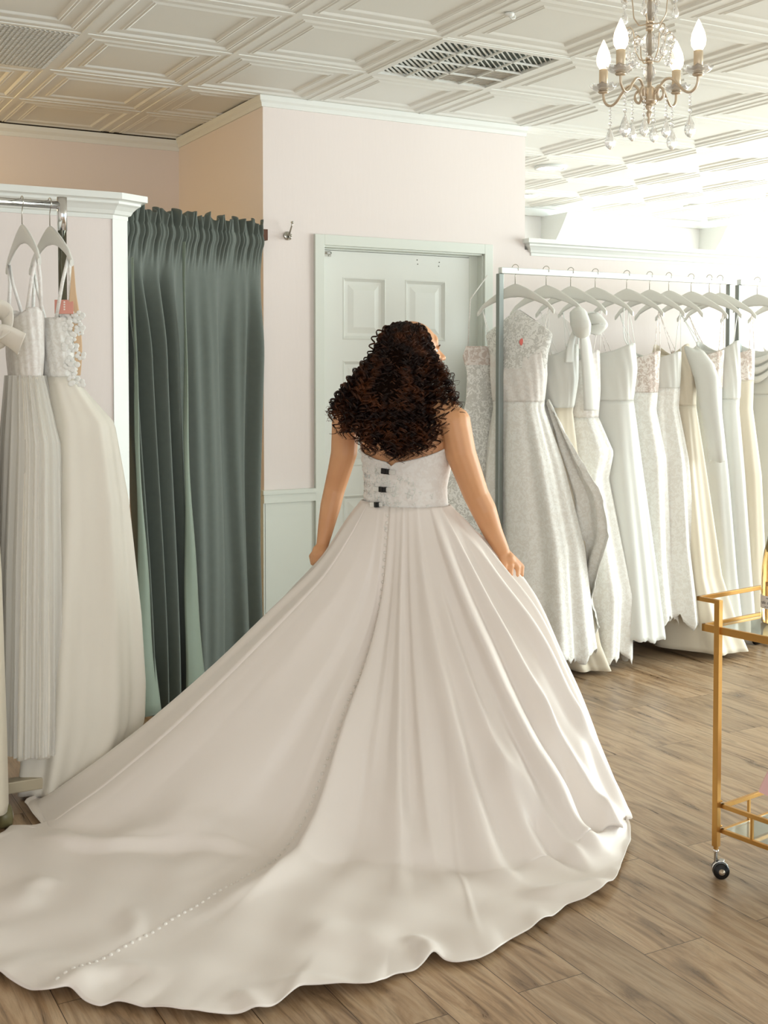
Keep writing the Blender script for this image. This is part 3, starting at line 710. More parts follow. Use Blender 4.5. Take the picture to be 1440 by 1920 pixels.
for z, wa, wb in ((1.75, .08, .012), (1.70, .15, .03), (1.6, .16, .05), (1.5, .15, .06)):
    P_.append([np.array([x, y, z-.05*abs(math.cos(t_))*(z > 1.68)])+a*(wa*math.cos(t_)+.03)+b*wb*math.sin(t_) for t_ in np.linspace(0, 2*PI, 33)[:-1]])
MB().grid(np.array(P_), True).build('sheer_yoke', m_illusion, g2)
# 3 fitted lace trumpet
x, y, zb, an = G_(2)
gown('trumpet', 'fitted trumpet shaped lace gown with thin straps and scalloped lace hem', GR, x, y, zb, an, [(1.52, .135, .06, .03, .0), (1.35, .13, .07, .04, 0), (1.22, .115, .07, .04, 0), (1.05, .17, .10, .06, .01), (.92, .15, .10, .05, .01), (.72, .18, .11, .06, .02), (.35, .25, .14, .07, .03), (.05, .27, .15, .05, .02)], m_lace, m_lace_bod, 1.22, heart, 7, .02, .05, 13, 1)
# 4 plain cowl gown with ribbon loop
x, y, zb, an = G_(3)
g4, A, a, b = gown('cowl', 'plain white crepe gown with draped neckline and smooth straight skirt', GR, x, y, zb, an, [(1.56, .19, .075, .03, 0), (1.45, .19, .085, .04, 0), (1.3, .17, .08, .04, 0), (1.0, .20, .10, .05, 0), (.5, .25, .12, .07, .01), (.13, .28, .14, .09, .01)], m_white_satin, m_white_satin, 1.3, heart, 5, .014, .015, 14, 1)
x, y, zb, an = G_(4); a = np.array([math.cos(an), math.sin(an), 0]); b = np.array([-math.sin(an), math.cos(an), 0])
# 5 embroidered sheath with ribbon loop
g5, A, a, b = gown('sheath', 'embroidered lace sheath gown with beaded bust beside the ribbon loop', GR, x, y, zb, an, [(1.53, .15, .06, .04, 0), (1.38, .14, .07, .04, 0), (1.25, .125, .07, .04, 0), (1.0, .17, .09, .05, 0), (.5, .19, .10, .05, .01), (.2, .21, .12, .07, .01)], m_lace, m_bead, 1.34, heart, 6, .014, .04, 15, 1)
e = np.array([x, y, zb-.21])+a*.0-b*.02
cloth_strip('ribbon_loop', [e+np.array([0, 0, .05]), e+np.array([0, 0, -.12]), e+a*.05+np.array([0, 0, -.19]), e+a*.10+np.array([0, 0, -.27]), e+a*.07+np.array([0, 0, -.32]), e+a*.02+np.array([0, 0, -.28]), e+np.array([0, 0, -.2])], [.006, .008, .02, .025, .025, .02, .012], b, m_white_satin, g5)
# 6 lace and satin fit and flare
x, y, zb, an = G_(5)
gown('flare', 'soft lace gown with draped satin bust and ragged lace hem, mid rack', GR, x, y, zb, an, [(1.53, .145, .06, .04, 0), (1.40, .14, .07, .04, 0), (1.26, .125, .07, .04, 0), (1.0, .17, .09, .05, 0), (.55, .20, .12, .05, .01), (.19, .25, .15, .06, .01)], m_lace, m_white_satin, 1.36, heart, 8, .02, .05, 16, 1)
# 7 satin with puffed long sleeve
x, y, zb, an = G_(6)
g7, A, a, b = gown('sleeve', 'satin gown with a puffed long sleeve hanging at its front', GR, x, y, zb, an, [(1.56, .10, .05, .02, 0), (1.45, .14, .07, .03, 0), (1.26, .13, .07, .03, 0), (.9, .17, .10, .04, .01), (.4, .21, .13, .07, .02), (.13, .27, .16, .10, .03), (.03, .30, .17, .12, .03)], m_cream, m_cream, 1.27, heart, 6, .018, 0, 17, 0)
s0 = np.array([x, y, 1.57])+a*.13
P_ = []
for t_, (dz, out, rr) in enumerate(((0, .0, .035), (-.03, .03, .055), (-.09, .07, .07), (-.16, .10, .068), (-.24, .11, .06), (-.36, .13, .052), (-.48, .15, .046), (-.58, .16, .042))):
    c_ = s0+a*out+np.array([0, 0, dz])+b*.02*t_/7
    P_.append([c_+a*rr*math.cos(q)+b*rr*.7*math.sin(q)+np.array([0, 0, .006*math.sin(3*q+t_)]) for q in np.linspace(0, 2*PI, 25)[:-1]])
solid(MB().grid(np.array(P_), True).build('sleeve', m_white_satin, g7), .002)
# 8 beaded bodice with crepe skirt
x, y, zb, an = G_(7)
gown('beaded', 'gown with blush beaded bodice over a plain straight white skirt', GR, x, y, zb, an, [(1.54, .15, .06, .04, 0), (1.38, .14, .07, .04, 0), (1.24, .13, .07, .05, 0), (.9, .17, .09, .05, 0), (.4, .2, .10, .06, .01), (.16, .22, .11, .07, .01)], m_white_satin, m_bead, 1.36, heart, 5, .014, .01, 18, 1)
x, y, zb, an = G_(8)
gown('plain', 'slim white crepe gown with soft side seam between the two beaded gowns', GR, x, y, zb, an, [(1.58, .13, .05, .06, 0), (1.4, .14, .06, .06, 0), (1.25, .13, .065, .06, 0), (.9, .17, .09, .06, 0), (.4, .19, .10, .08, .01), (.12, .21, .11, .09, .01)], m_white_satin, m_white_satin, 1.3, heart, 5, .012, .01, 19, 1)
x, y, zb, an = G_(9)
gown('beaded', 'last gown on the long rack, with grey beaded bust and ivory sheath skirt', GR, x, y, zb, an, [(1.55, .15, .06, .05, 0), (1.40, .145, .07, .05, 0), (1.25, .13, .07, .06, 0), (.9, .18, .09, .06, 0), (.4, .2, .10, .06, .01), (.18, .21, .11, .07, .01)], m_cream, m_bead, 1.40, heart, 5, .012, .01, 20, 1)
x, y, zb, an = G_(10)
g11, A, a, b = gown('cowl', 'draped cowl neck satin gown, first on the second rack', GR, x, y, zb, an, [(1.58, .17, .07, .04, 0), (1.45, .18, .08, .05, 0), (1.3, .16, .08, .05, 0), (.9, .2, .11, .06, 0), (.4, .22, .13, .06, .01), (.16, .24, .14, .07, .01)], m_white_satin, m_white_satin, 1.32, heart, 6, .014, .01, 21, 1)
for j in range(3): cloth_strip('cowl_fold', [np.array([x, y, 1.585-.03*j])-a*.12-b*.085, np.array([x, y, 1.50-.05*j])+a*.05-b*.11, np.array([x, y, 1.60-.03*j])+a*.2-b*.05], [.02, .04, .02], (0, 0, 1), m_white_satin, g11, .002, .35)
x, y, zb, an = G_(11)
gown('lace', 'white lace gown cut off by the right picture edge on the second rack', GR, x, y, zb, an, [(1.56, .15, .06, .04, 0), (1.40, .145, .07, .04, 0), (1.25, .13, .07, .05, 0), (.9, .19, .10, .05, 0), (.4, .22, .12, .06, .01), (.12, .25, .14, .07, .01)], m_lace, m_lace_bod, 1.3, heart, 6, .016, .04, 22, 1)
# gown behind the upright, seen left of it
x, y = 2.12, 1.03
g0 = empty('wedding_gown', (x, y, 1.95), 'sheer lace gown hanging half hidden left of the rack upright, beside the door frame', 'gown', GR)
P_ = []
for z, w_, d_, o2 in ((1.57, .08, .04, -.07), (1.52, .10, .05, -.07), (1.44, .085, .05, -.06), (1.30, .08, .05, -.07), (1.0, .14, .08, -.10), (.6, .20, .10, -.15), (.15, .27, .12, -.19)):
    P_.append([(x+o2+w_*math.cos(q)+.012*math.sin(9*q)*(1.5-z), y-.03+d_*math.sin(q)*.5, z) for q in np.linspace(0, 2*PI, 65)[:-1]])
P_ = np.array(P_); zq = np.linspace(0, 6, 40); Q = np.array([[[np.interp(t_, range(7), P_[:, c, d]) for d in range(3)] for c in range(64)] for t_ in zq])
MB().grid(Q[:11], True).build('bodice', m_bead, g0); MB().grid(Q[10:], True).build('skirt', m_lace_sheer, g0)
MB().tube([(x-.14, y-.03, 1.565), (x-.12, y-.02, 1.8), (x-.02, y-.02, 1.92)], .003, 6).build('strap', m_lace, g0)
# dark shoe boxes on the floor beneath the second rack
for k, (bx, by, bz, lab) in enumerate(((3.95, .80, 0, 'flat dark brown box lying on the floor under the second rack'), (4.08, 1.02, 0, 'dark box farther back under the second rack, against the wall'))):
    b_ = MB().box((bx, by-.12, bz), (bx+.4, by+.1, bz+.1)); o = b_.build('storage_box', mat('dark_box_%d' % k, srgb(66, 54, 40), .6), None); bevel(o, .003); tag(o, lab, 'box')
    l_ = MB().box((bx-.004, by-.124, bz+.072), (bx+.404, by+.104, bz+.104)).build('lid', bpy.data.materials['dark_box_%d' % k], o)

# left rack
GL = 'gowns on the left rack'; AL = R(-88)
hanger(-.34, .12, 2.015, AL, 'white hanger on the chrome rail, second from its end fitting', 'white hangers on the left rack')
hanger(-.249, .12, 2.015, AL+R(3), 'white hanger nearest the chrome end fitting of the left rack', 'white hangers on the left rack')
hanger(-.50, .12, 2.015, AL-R(3), 'white hanger partly cut off by the left picture edge', 'white hangers on the left rack')
gc, A, a, b = gown('lace_bodice', 'gown with lace bodice, tan inner lining, pink tag and wide ivory satin skirt', GL, -.249, .12, 2.015, AL+R(3), [(1.62, .13, .05, .0, .0), (1.55, .135, .052, .0, .002), (1.42, .12, .05, .01, .008), (1.27, .14, .118, .03, .070), (1.0, .15, .146, .02, .092), (.6, .14, .183, .0, .106), (.35, .13, .198, -.01, .110), (.22, .12, .20, -.02, .108), (.015, .10, .165, -.03, .058)], m_ivory, m_lace, 1.425, lambda th: 1+.25*np.exp(-((np.mod(th+PI, 2*PI)-PI)/.5)**2)*0, 7, .014, .0, 31, 2)
x, y = -.249, .12
cloth_strip('nude_lining', [np.array([x, y, 1.79])+a*.19+b*.012, np.array([x, y, 1.70])+a*.16+b*.022, np.array([x, y, 1.62])+a*.13+b*.035, np.array([x, y, 1.56])+a*.12+b*.035], [.004, .02, .04, .04], b+a*.4, m_nude, gc, .001)
cloth_strip('nude_lining', [np.array([x, y, 1.62])+a*.14+b*.035, np.array([x, y, 1.52])+a*.14+b*.045, np.array([x, y, 1.43])+a*.13+b*.045], [.03, .025, .02], b+a*.4, m_nude, gc, .001)
tgm = mat('pink_tag', srgb(226, 158, 142), .5)
tg = MB().box((-.03, -.001, -.024), (.03, .001, .022)); Mt = Matrix.Translation(Vector((x, y, 1.655))+Vector(a)*.135+Vector(b)*.0) @ Matrix.Rotation(math.atan2(rt.y, rt.x)+.1, 4, 'Z')
tg.v = [tuple(Mt @ Vector(p)) for p in tg.v]; to = tg.build('swing_tag', tgm, gc); bevel(to, .0008)
ln = MB()
for k in range(4): ln.box((.001-.002, -.0016, -.012+k*.008), (.004, -.0012, -.007+k*.008), Mt)
ln.build('tag_print', mat('tag_ink', srgb(250, 240, 232), .6), to)
fl = MB(); rg = np.random.default_rng(5)
for k in range(34):
    u = rg.uniform(); zz_ = 1.64-.24*u; c_ = np.array([x, y, zz_])+a*(.12+rg.uniform(-.03, .03))+b*(.035+rg.uniform(-.03, .022))
    for q in range(5):
        an_ = q*2*PI/5+rg.uniform(0, 1); r_ = rg.uniform(.008, .014)
        fl.ell(c_+np.array(rt)*math.cos(an_)*r_+np.array([0, 0, math.sin(an_)*r_])-np.array(fw)*.012, (r_*.8, r_*.8, .0025), Matrix((rt, fw, up)).transposed() @ Matrix.Rotation(R(90), 3, 'X'), 8, 5)
fl.build('flower_applique', mat('organza', srgb(246, 246, 242), .7), gc)
gb, A, a, b = gown('tulle', 'pleated tulle gown with sheer skirt between two satin gowns', GL, -.34, .12, 2.015, AL, [(1.63, .13, .05, .02, .0), (1.5, .13, .05, .02, 0), (1.41, .11, .045, .02, 0), (1.2, .15, .07, .03, .01), (.8, .15, .085, .0, .02), (.35, .14, .09, -.03, .02), (.16, .13, .09, -.04, .02)], m_ivory, m_lace_bod, 1.425, heart, 9, .012, .0, 32, 2)
P_ = []
for z, wa, wb, oa, ob in ((1.43, .115, .05, .02, 0), (1.2, .17, .085, .04, .01), (.8, .17, .10, .0, .015), (.4, .16, .108, -.03, .02), (.17, .15, .11, -.04, .02)):
    th = np.linspace(0, 2*PI, 241)[:-1]; f = .008*np.sin(23*th+z)+.006*np.sin(41*th+2)
    P_.append(np.array([-.34, .12, z])[None]+a[None]*((wa+f)*np.cos(th)+oa)[:, None]+b[None]*((wb+f)*np.sin(th)+ob)[:, None])
P_ = np.array(P_); ts = np.linspace(0, 4, 30)
Q = np.array([[[np.interp(t_, range(5), P_[:, c, d]) for d in range(3)] for c in range(240)] for t_ in ts])
MB().grid(Q, True).build('tulle_overskirt', m_tulle, gb)
ga, A, a, b = gown('satin', 'ivory satin gown with a large folded bow at the left picture edge', GL, -.50, .10, 2.015, AL-R(3), [(1.62, .14, .05, .03, 0), (1.5, .14, .055, .03, 0), (1.4, .12, .05, .03, 0), (1.2, .16, .06, .03, -.02), (.8, .2, .075, .04, -.02), (.3, .22, .08, .05, -.02), (.06, .24, .08, .05, -.02)], m_cream, m_cream, 1.42, heart, 6, .01, .0, 33, 2)
c_ = np.array([-.505, .10, 1.575])+a*.22
for pts, ws in (([c_+b*-.02+np.array([0, 0, -.03]), c_+b*.03+np.array([0, 0, .06]), c_+b*.075+np.array([0, 0, .04]), c_+b*.07+np.array([0, 0, -.03]), c_+b*.01+np.array([0, 0, -.06])], [.06, .10, .11, .10, .05]),
                ([c_+b*-.02+np.array([0, 0, -.02]), c_+b*.05+np.array([0, 0, -.01]), c_+b*.115+np.array([0, 0, -.045])], [.05, .10, .13])):
    cloth_strip('bow_loop', pts, ws, a+np.array([0, 0, .5]), m_ivory, ga, .003, .25)

# ------------------------------------------------------------------ bar cart
P0 = Vector((1.247, -1.455, 0)); ua = R(8.3); U = Vector((math.cos(ua), math.sin(ua), 0)); W = Vector((math.sin(ua), -math.cos(ua), 0)); Z = Vector((0, 0, 1))
LU, LW = .40, .78
ctp = empty('bar_cart', P0+U*LU/2+W*LW/2, 'gold metal bar cart with glass shelves at the right picture edge', 'bar cart')
def pt(u, w, z): return P0+U*u+W*w+Z*z
pw_ = .0175
for u in (0, LU):
    for w in (0, LW):
        b = MB(); b.bar(pt(u, w, .088), pt(u, w, .795), pw_, pw_, U); b.bar(pt(u, w, .078), pt(u, w, .088), .011, .011, U)
        bevel(b.build('post', m_gold, ctp), .0012)
        c = MB(); c.lathe([(0, .045), (.0052, .045), (.0052, .07), (.0075, .071), (.0075, .079), (0, .079)], tuple(P0+U*u+W*w), 14)
        co = c.build('caster_stem', m_chrome, ctp)
        Mw = Matrix.Rotation(R(-32), 3, 'Z') @ Matrix.Rotation(R(90), 3, 'X')
        ax = Mw @ Vector((0, 0, 1)); cc = P0+U*u+W*w+Vector((.006, -.012, .0232))
        for sg in (-1, 1):
            MB().lathe([(0, -.006), (.019, -.006), (.0228, -.003), (.0232, .002), (.021, .006), (0, .006)], tuple(cc+ax*.0115*sg), 28, Mw).build('wheel', m_black, co)
            MB().lathe([(0, .0055), (.008, .006), (.009, .009), (.0, .011)] if sg > 0 else [(0, -.011), (.009, -.009), (.008, -.006), (0, -.0055)], tuple(cc+ax*.0115*sg), 20, Mw).build('hub_cap', m_champ, co)
        h = MB().lathe([(.0238, -.0045), (.0245, -.0045), (.0245, .0045), (.0238, .0045)], tuple(cc), 20, Mw); h.bar(cc+Vector((0, 0, .02)), cc+Vector((.012, .004, .026)), .012, .005); h.build('hood', m_chrome, co)
def rail(pts, w_, h_, name):
    b = MB()
    for p, q in zip(pts[:-1], pts[1:]):
        d = (q-p).normalized()*w_*.5; b.bar(p-d*1., q+d*1., w_, h_)
    return bevel(b.build(name, m_gold, ctp), .001)
hw = .010
rail([pt(0, -.0, .7895), pt(0, -.068, .7895), pt(LU, -.068, .7895), pt(LU, 0, .7895)], hw, .0125, 'handle')
rail([pt(0, LW, .7895), pt(0, LW+.068, .7895), pt(LU, LW+.068, .7895), pt(LU, LW, .7895)], hw, .0125, 'handle')
def ring(z, h_, name, e0=-.05, e1=.05, off=.0):
    o2 = off; b = MB()
    for p, q in ((pt(o2, e0, z), pt(o2, LW+e1, z)), (pt(LU-o2, e0, z), pt(LU-o2, LW+e1, z)), (pt(o2, e0, z), pt(LU-o2, e0, z)), (pt(o2, LW+e1, z), pt(LU-o2, LW+e1, z))):
        d = (q-p).normalized()*.005; b.bar(p-d, q+d, .010, h_)
    return bevel(b.build(name, m_gold, ctp), .001)
ring(.708, .021, 'shelf_frame', -.052, .052, .004)
ring(.205, .0125, 'guard_rail', .013, -.013, .012); ring(.133, .0125, 'shelf_frame', .013, -.013, .012)
for z in (.133, .205):
    b = MB()
    for u, w in ((.006, .006), (LU-.006, .006), (.006, LW-.006), (LU-.006, LW-.006)): b.lathe([(0, -.004), (.003, -.003), (.0035, .003), (0, .004)], tuple(pt(u+.006, w, z+.012)), 10, Matrix.Rotation(R(90), 3, 'Y'))
    b.build('bolt', m_gold, ctp)
for k in range(1, 3):
    for w in (.013, LW-.013): MB().bar(pt(LU*k/3, w, .139), pt(LU*k/3, w, .199), .007, .007, U).build('spindle', m_gold, ctp)
for k in range(1, 7):
    for u in (.012, LU-.012): MB().bar(pt(u, LW*k/7, .139), pt(u, LW*k/7, .199), .007, .007, U).build('spindle', m_gold, ctp)
def slab(z, t, e0, e1, o2, name):
    vs = [pt(u, w, zz) for zz in (z, z+t) for u, w in ((o2, e0), (LU-o2, e0), (LU-o2, LW+e1), (o2, LW+e1))]
    MB().add(vs, [(0, 1, 2, 3), (7, 6, 5, 4), (0, 4, 5, 1), (1, 5, 6, 2), (2, 6, 7, 3), (3, 7, 4, 0)], False).build(name, m_glass, ctp)
slab(.706, .004, -.045, .045, .01, 'glass_shelf'); slab(.134, .004, .019, -.019, .018, 'glass_shelf')
# sparkling wine bottle
bx = Vector((1.462, -1.462, .7105))
m_wine = mat('pale_wine_glass', srgb(232, 196, 128), .04, trans=.8, ior=1.45, coat=.3)
bt = empty('wine_bottle', bx, 'pale golden sparkling wine bottle with white label standing on the cart', 'bottle')
b = MB(); prof_ = [(0, .002), (.034, 0), (.039, .004), (.0395, .05), (.0395, .135), (.038, .165), (.032, .21), (.022, .25), (.0155, .275), (.0148, .30)]
P_ = []
for rr, z in prof_:
    P_.append([(bx.x+math.cos(q)*(rr*(1+.012*math.cos(14*q)*(.02 < z < .16))), bx.y+math.sin(q)*(rr*(1+.012*math.cos(14*q)*(.02 < z < .16))), bx.z+z) for q in np.linspace(0, 2*PI, 85)[:-1]])
b.grid(np.array(P_), True); b.add(P_[1], [tuple(reversed(range(84)))]); b.build('bottle_body', m_wine, bt)
MB().lathe([(.0175, .215-.01), (.0245, .238), (.0225, .25), (.0165, .275), (.0158, .305), (.017, .31), (.017, .32), (.0, .322)], tuple(bx), 32, None, False).build('foil', mat('silver_blue_foil', srgb(160, 178, 178), .35, metal=.5), bt)
av = math.atan2(CAM.y-bx.y, CAM.x-bx.x)
def wrap_patch(r_, a0, a1, z0, z1, n=24):
    P_ = [[(bx.x+r_*math.cos(q), bx.y+r_*math.sin(q), bx.z+z) for q in np.linspace(a0, a1, n)] for z in (z0, z1)]
    return MB().grid(np.array(P_))
wrap_patch(.0402, av-1.75, av+1.75, .044, .082, 40).build('label', mat('cream_label', srgb(232, 222, 212), .6), bt)
def wrapped_text(s, size, r_, ac, z, m):
    cu = bpy.data.curves.new('txt', 'FONT'); cu.body = s; cu.size = size; cu.extrude = .0002
    o = bpy.data.objects.new('txt', cu); COL.objects.link(o); dg = bpy.context.evaluated_depsgraph_get()
    me = bpy.data.meshes.new_from_object(o.evaluated_get(dg)); bpy.data.objects.remove(o)
    b = MB(); vs = []
    wd_ = max(v.co.x for v in me.vertices)
    for v in me.vertices:
        q = ac+(v.co.x-wd_/2)/r_; vs.append((bx.x+(r_+v.co.z)*math.cos(q), bx.y+(r_+v.co.z)*math.sin(q), bx.z+z+v.co.y))
    b.add(vs, [tuple(p.vertices) for p in me.polygons], False); return b
ink = mat('label_ink', srgb(92, 84, 82), .7)
wrapped_text('café des Thés', .0135, .0404, av-.30, .0575, ink).build('label_text', ink, bt)
wrapped_text('PREMIER BRUT', .0045, .0404, av-.30, .0735, ink).build('label_text', ink, bt)
wrapped_text('PRODUIT DE FRANCE', .004, .0404, av-.30, .0485, ink).build('label_text', ink, bt)
# pink gift bag on the lower shelf
pb = MB(); q0 = pt(.140, .040, .226); e1 = pt(.24, .30, .158)-q0; e2 = U*.11+Z*.12; e3 = (U*.6-W*.35+Z*.0).normalized()*.05
crn = [q0+e1*i+e2*j+e3*k for k in (0, 1) for i, j in ((0, 0), (1, 0), (1, 1), (0, 1))]
pb.add(crn, [(0, 1, 2, 3), (7, 6, 5, 4), (0, 4, 5, 1), (1, 5, 6, 2), (2, 6, 7, 3), (3, 7, 4, 0)], False)
tag(pb.build('gift_bag', mat('pink_paper', srgb(228, 184, 180), .6)), 'slanted pink paper gift bag leaning on the lower basket of the cart', 'bag')

# ------------------------------------------------------------------ the woman
def ap(px, py, d):
    """a point at depth d on the sight line through a reference pixel (used for body measurements)"""
    return CAM + (fw + rt*((px-720)/2240.97) - up*((py-781.17)/2240.97))*d
person = empty('person', (.82, -.42, 0), 'curly-haired woman seen from behind, holding out her strapless white ball gown with long train', 'person')
BF = Vector((math.cos(R(33)), math.sin(R(33)), 0)); BL = Vector((-BF.y, BF.x, 0))     # facing, left
BC = Vector((.825, -.405, 0))
body = MB()
def loft(mb, secs, n=40, ex=.92):
    rows = []
    for z, w, d, of, ol in secs:
        rows.append([BC+BL*(ol+w*math.copysign(abs(math.cos(t))**ex, math.cos(t)))+BF*(of+d*math.copysign(abs(math.sin(t))**ex, math.sin(t)))+Z*z for t in np.linspace(0, 2*PI, n+1)[:-1]])
    mb.grid(np.array(rows), True); m = len(rows)
    mb.add(rows[0], [tuple(reversed(range(n)))]); mb.add(rows[-1], [tuple(range(n))]); return rows
TORSO = [(.78, .17, .115, -.01, 0), (.88, .172, .118, -.01, 0), (.95, .155, .108, -.0, 0), (1.0, .141, .098, .0, 0), (1.05, .139, .095, .0, 0), (1.10, .147, .10, .005, 0), (1.15, .155, .105, .01, 0), (1.20, .163, .103, .008, 0), (1.25, .172, .09, .0, 0), (1.29, .17, .076, -.005, 0), (1.325, .12, .06, -.008, 0), (1.345, .06, .048, -.006, 0)]
loft(body, TORSO)
def limb(mb, pts, rs, n=14):
    pts = [Vector(p) for p in pts]; mb.tube(pts, rs, n)
    for p, r_ in zip(pts, rs): mb.ell(p, (r_*.995, r_*.995, r_*.995), None, 14, 8)
limb(body, [BC+Z*1.30+BF*-.005, BC+Z*1.37+BF*.0, BC+Z*1.44+BF*.012], [.056, .049, .048])
# skull and face
HA = R(-11); HF = Vector((math.cos(HA), math.sin(HA), 0)); HL = Vector((-HF.y, HF.x, 0)); HR_ = Matrix((HF, HL, Z)).transposed()
S = ap(777, 648, 4.09); S.z = 1.517
def hp(f, l, z): return S+HF*f+HL*l+Z*z
body.ell(hp(-.012, 0, .01), (.093, .073, .088), HR_, 28, 18)
body.ell(hp(.03, 0, -.035), (.062, .054, .062), HR_, 24, 14)         # mid face
body.ell(hp(.05, 0, -.082), (.030, .032, .024), HR_)                 # chin
body.ell(hp(.012, 0, -.072), (.052, .050, .026), HR_)                # jaw
body.ell(hp(.062, 0, .028), (.020, .046, .030), HR_)                 # forehead
body.ell(hp(.075, 0, .008), (.010, .045, .008), HR_)                 # brow
for sg in (-1, 1): body.ell(hp(.058, sg*.034, -.024), (.024, .022, .020), HR_)
body.tube([hp(.080, 0, .004), hp(.091, 0, -.012), hp(.104, 0, -.026), hp(.100, 0, -.033)], [.008, .009, .011, .0095], 12)
body.ell(hp(.105, 0, -.0275), (.011, .0105, .009), HR_)
for sg in (-1, 1): body.ell(hp(.093, sg*.011, -.031), (.011, .007, .007), HR_)
body.ell(hp(.0865, 0, -.0505), (.009, .020, .0055), HR_); body.ell(hp(.085, 0, -.060), (.009, .018, .006), HR_)
for sg in (-1, 1): body.ell(hp(-.008, sg*.074, -.012), (.017, .007, .028), HR_)
# arms : right (nearer the windows) and left
shR = BC-BL*.175+Z*1.262+BF*-.005; shL = BC+BL*.172+Z*1.265+BF*-.005
elR = ap(893, 928, 4.02); wrR = ap(941, 1031, 4.03)
elL = ap(627, 918, 4.24); wrL = ap(605, 1020, 4.20)
mR = shR.lerp(elR, .45); mL = shL.lerp(elL, .45)
sR = ap(853, 792, 3.99); sL = ap(648, 795, 4.22)
limb(body, [ap(825, 768, 4.02), sR, ap(864, 850, 3.99), ap(880, 893, 4.0), elR, ap(908, 958, 4.02), ap(924, 998, 4.03), wrR], [.052, .054, .0515, .047, .0435, .043, .034, .0255])
limb(body, [ap(668, 772, 4.18), sL, ap(645, 850, 4.22), ap(636, 885, 4.23), elL, ap(620, 948, 4.235), ap(612, 985, 4.22), wrL], [.048, .050, .047, .042, .038, .037, .030, .0225])
# hands
def hand(mb, wr, kn, spread, down, rp, rf, segs, thumb):
    """kn: index..little knuckle points; each finger bends down and back round the cloth"""
    kn = [Vector(k) for k in kn]
    for k in kn: mb.tube([wr, wr.lerp(k, .5), k], [rp*1.15, rp, rf*1.12], 12); mb.ell(k, (rf*1.15,)*3, None, 12, 8)
    mb.ell(wr.lerp(sum(kn, Vector())/4, .55), (rp*1.5, rp*1.5, rp*1.5))
    for i, k in enumerate(kn):
        p = [k]; f = (1., 1.06, .98, .82)[i]
        for s_, l_ in segs: p.append(p[-1]+Vector(s_)*l_*f)
        rr = [rf, rf*.95, rf*.9, rf*.8]
        mb.tube(p, rr[:len(p)], 12)
        for q, r_ in zip(p, rr): mb.ell(q, (r_,)*3, None, 12, 8)
    mb.tube(thumb, [rp*1.1, rf*1.25, rf*1.05, rf*.9][:len(thumb)], 12)
    for q, r_ in zip(thumb, [rp*1.1, rf*1.25, rf*1.05, rf*.9]): mb.ell(q, (r_,)*3, None, 12, 8)
cR = -fw
hand(body, wrR, [ap(978, 1063, 4.05), ap(970, 1064, 4.035), ap(958, 1062, 4.022), ap(946, 1060, 4.012)], 0, 0, .0155, .0098,
     [(( -rt*.05 - up*.95 - fw*.25).normalized(), .026), ((-rt*.55 - up*.65 + fw*.55).normalized(), .020), ((-rt*.6 + up*.2 + fw*.8).normalized(), .014)],
     [wrR+fw*.008-rt*.002, ap(953, 1055, 4.065), ap(957, 1071, 4.075), ap(955, 1082, 4.06)])
hand(body, wrL, [ap(584, 1043, 4.205), ap(586, 1041, 4.19), ap(590, 1040, 4.177), ap(595, 1040, 4.166)], 0, 0, .013, .0088,
     [((rt*.12 - up*.9 - fw*.1).normalized(), .024), ((rt*.8 - up*.5 + fw*.35).normalized(), .019), ((rt*.7 + up*.4 + fw*.6).normalized(), .013)],
     [wrL+rt*.004, ap(606, 1036, 4.165), ap(601, 1047, 4.165), ap(594, 1052, 4.175)])
# legs (inside the skirt)
for sg in (-1, 1):
    hip = BC+BL*sg*.085+Z*.80; kn_ = BC+BL*sg*.085+Z*.46+BF*.015; an_ = BC+BL*sg*.08+Z*.09-BF*.01
    limb(body, [hip, hip.lerp(kn_, .5), kn_, kn_.lerp(an_, .35), an_], [.085, .07, .052, .05, .036])
    body.ell(an_+BF*.07-Z*.055, (.115, .042, .034), Matrix((BF, BL, Z)).transposed()); 
m_skin, nt, bs = new_mat('skin')
bs.inputs['Base Color'].default_value = srgb(222, 172, 132); bs.inputs['Roughness'].default_value = .5; bs.inputs['Subsurface Weight'].default_value = .12
bs.inputs['Subsurface Radius'].default_value = (.02, .008, .004); bs.inputs['Subsurface Scale'].default_value = .5
tc = N(nt, 'ShaderNodeTexCoord'); n_ = N(nt, 'ShaderNodeTexNoise', Scale=9., Detail=3.)
nt.links.new(tc.outputs['Object'], n_.inputs['Vector']); mr = N(nt, 'ShaderNodeMix', data_type='RGBA'); mr.inputs[6].default_value = srgb(206, 146, 100); mr.inputs[7].default_value = srgb(224, 170, 126)
nt.links.new(n_.outputs['Fac'], mr.inputs[0]); nt.links.new(mr.outputs[2], bs.inputs['Base Color'])
bo = body.build('body', m_skin, person)
md = bo.modifiers.new('skin', 'REMESH'); md.mode = 'VOXEL'; md.voxel_size = .0038; md.use_smooth_shade = True
md = bo.modifiers.new('soft', 'SMOOTH'); md.factor = .5; md.iterations = 5
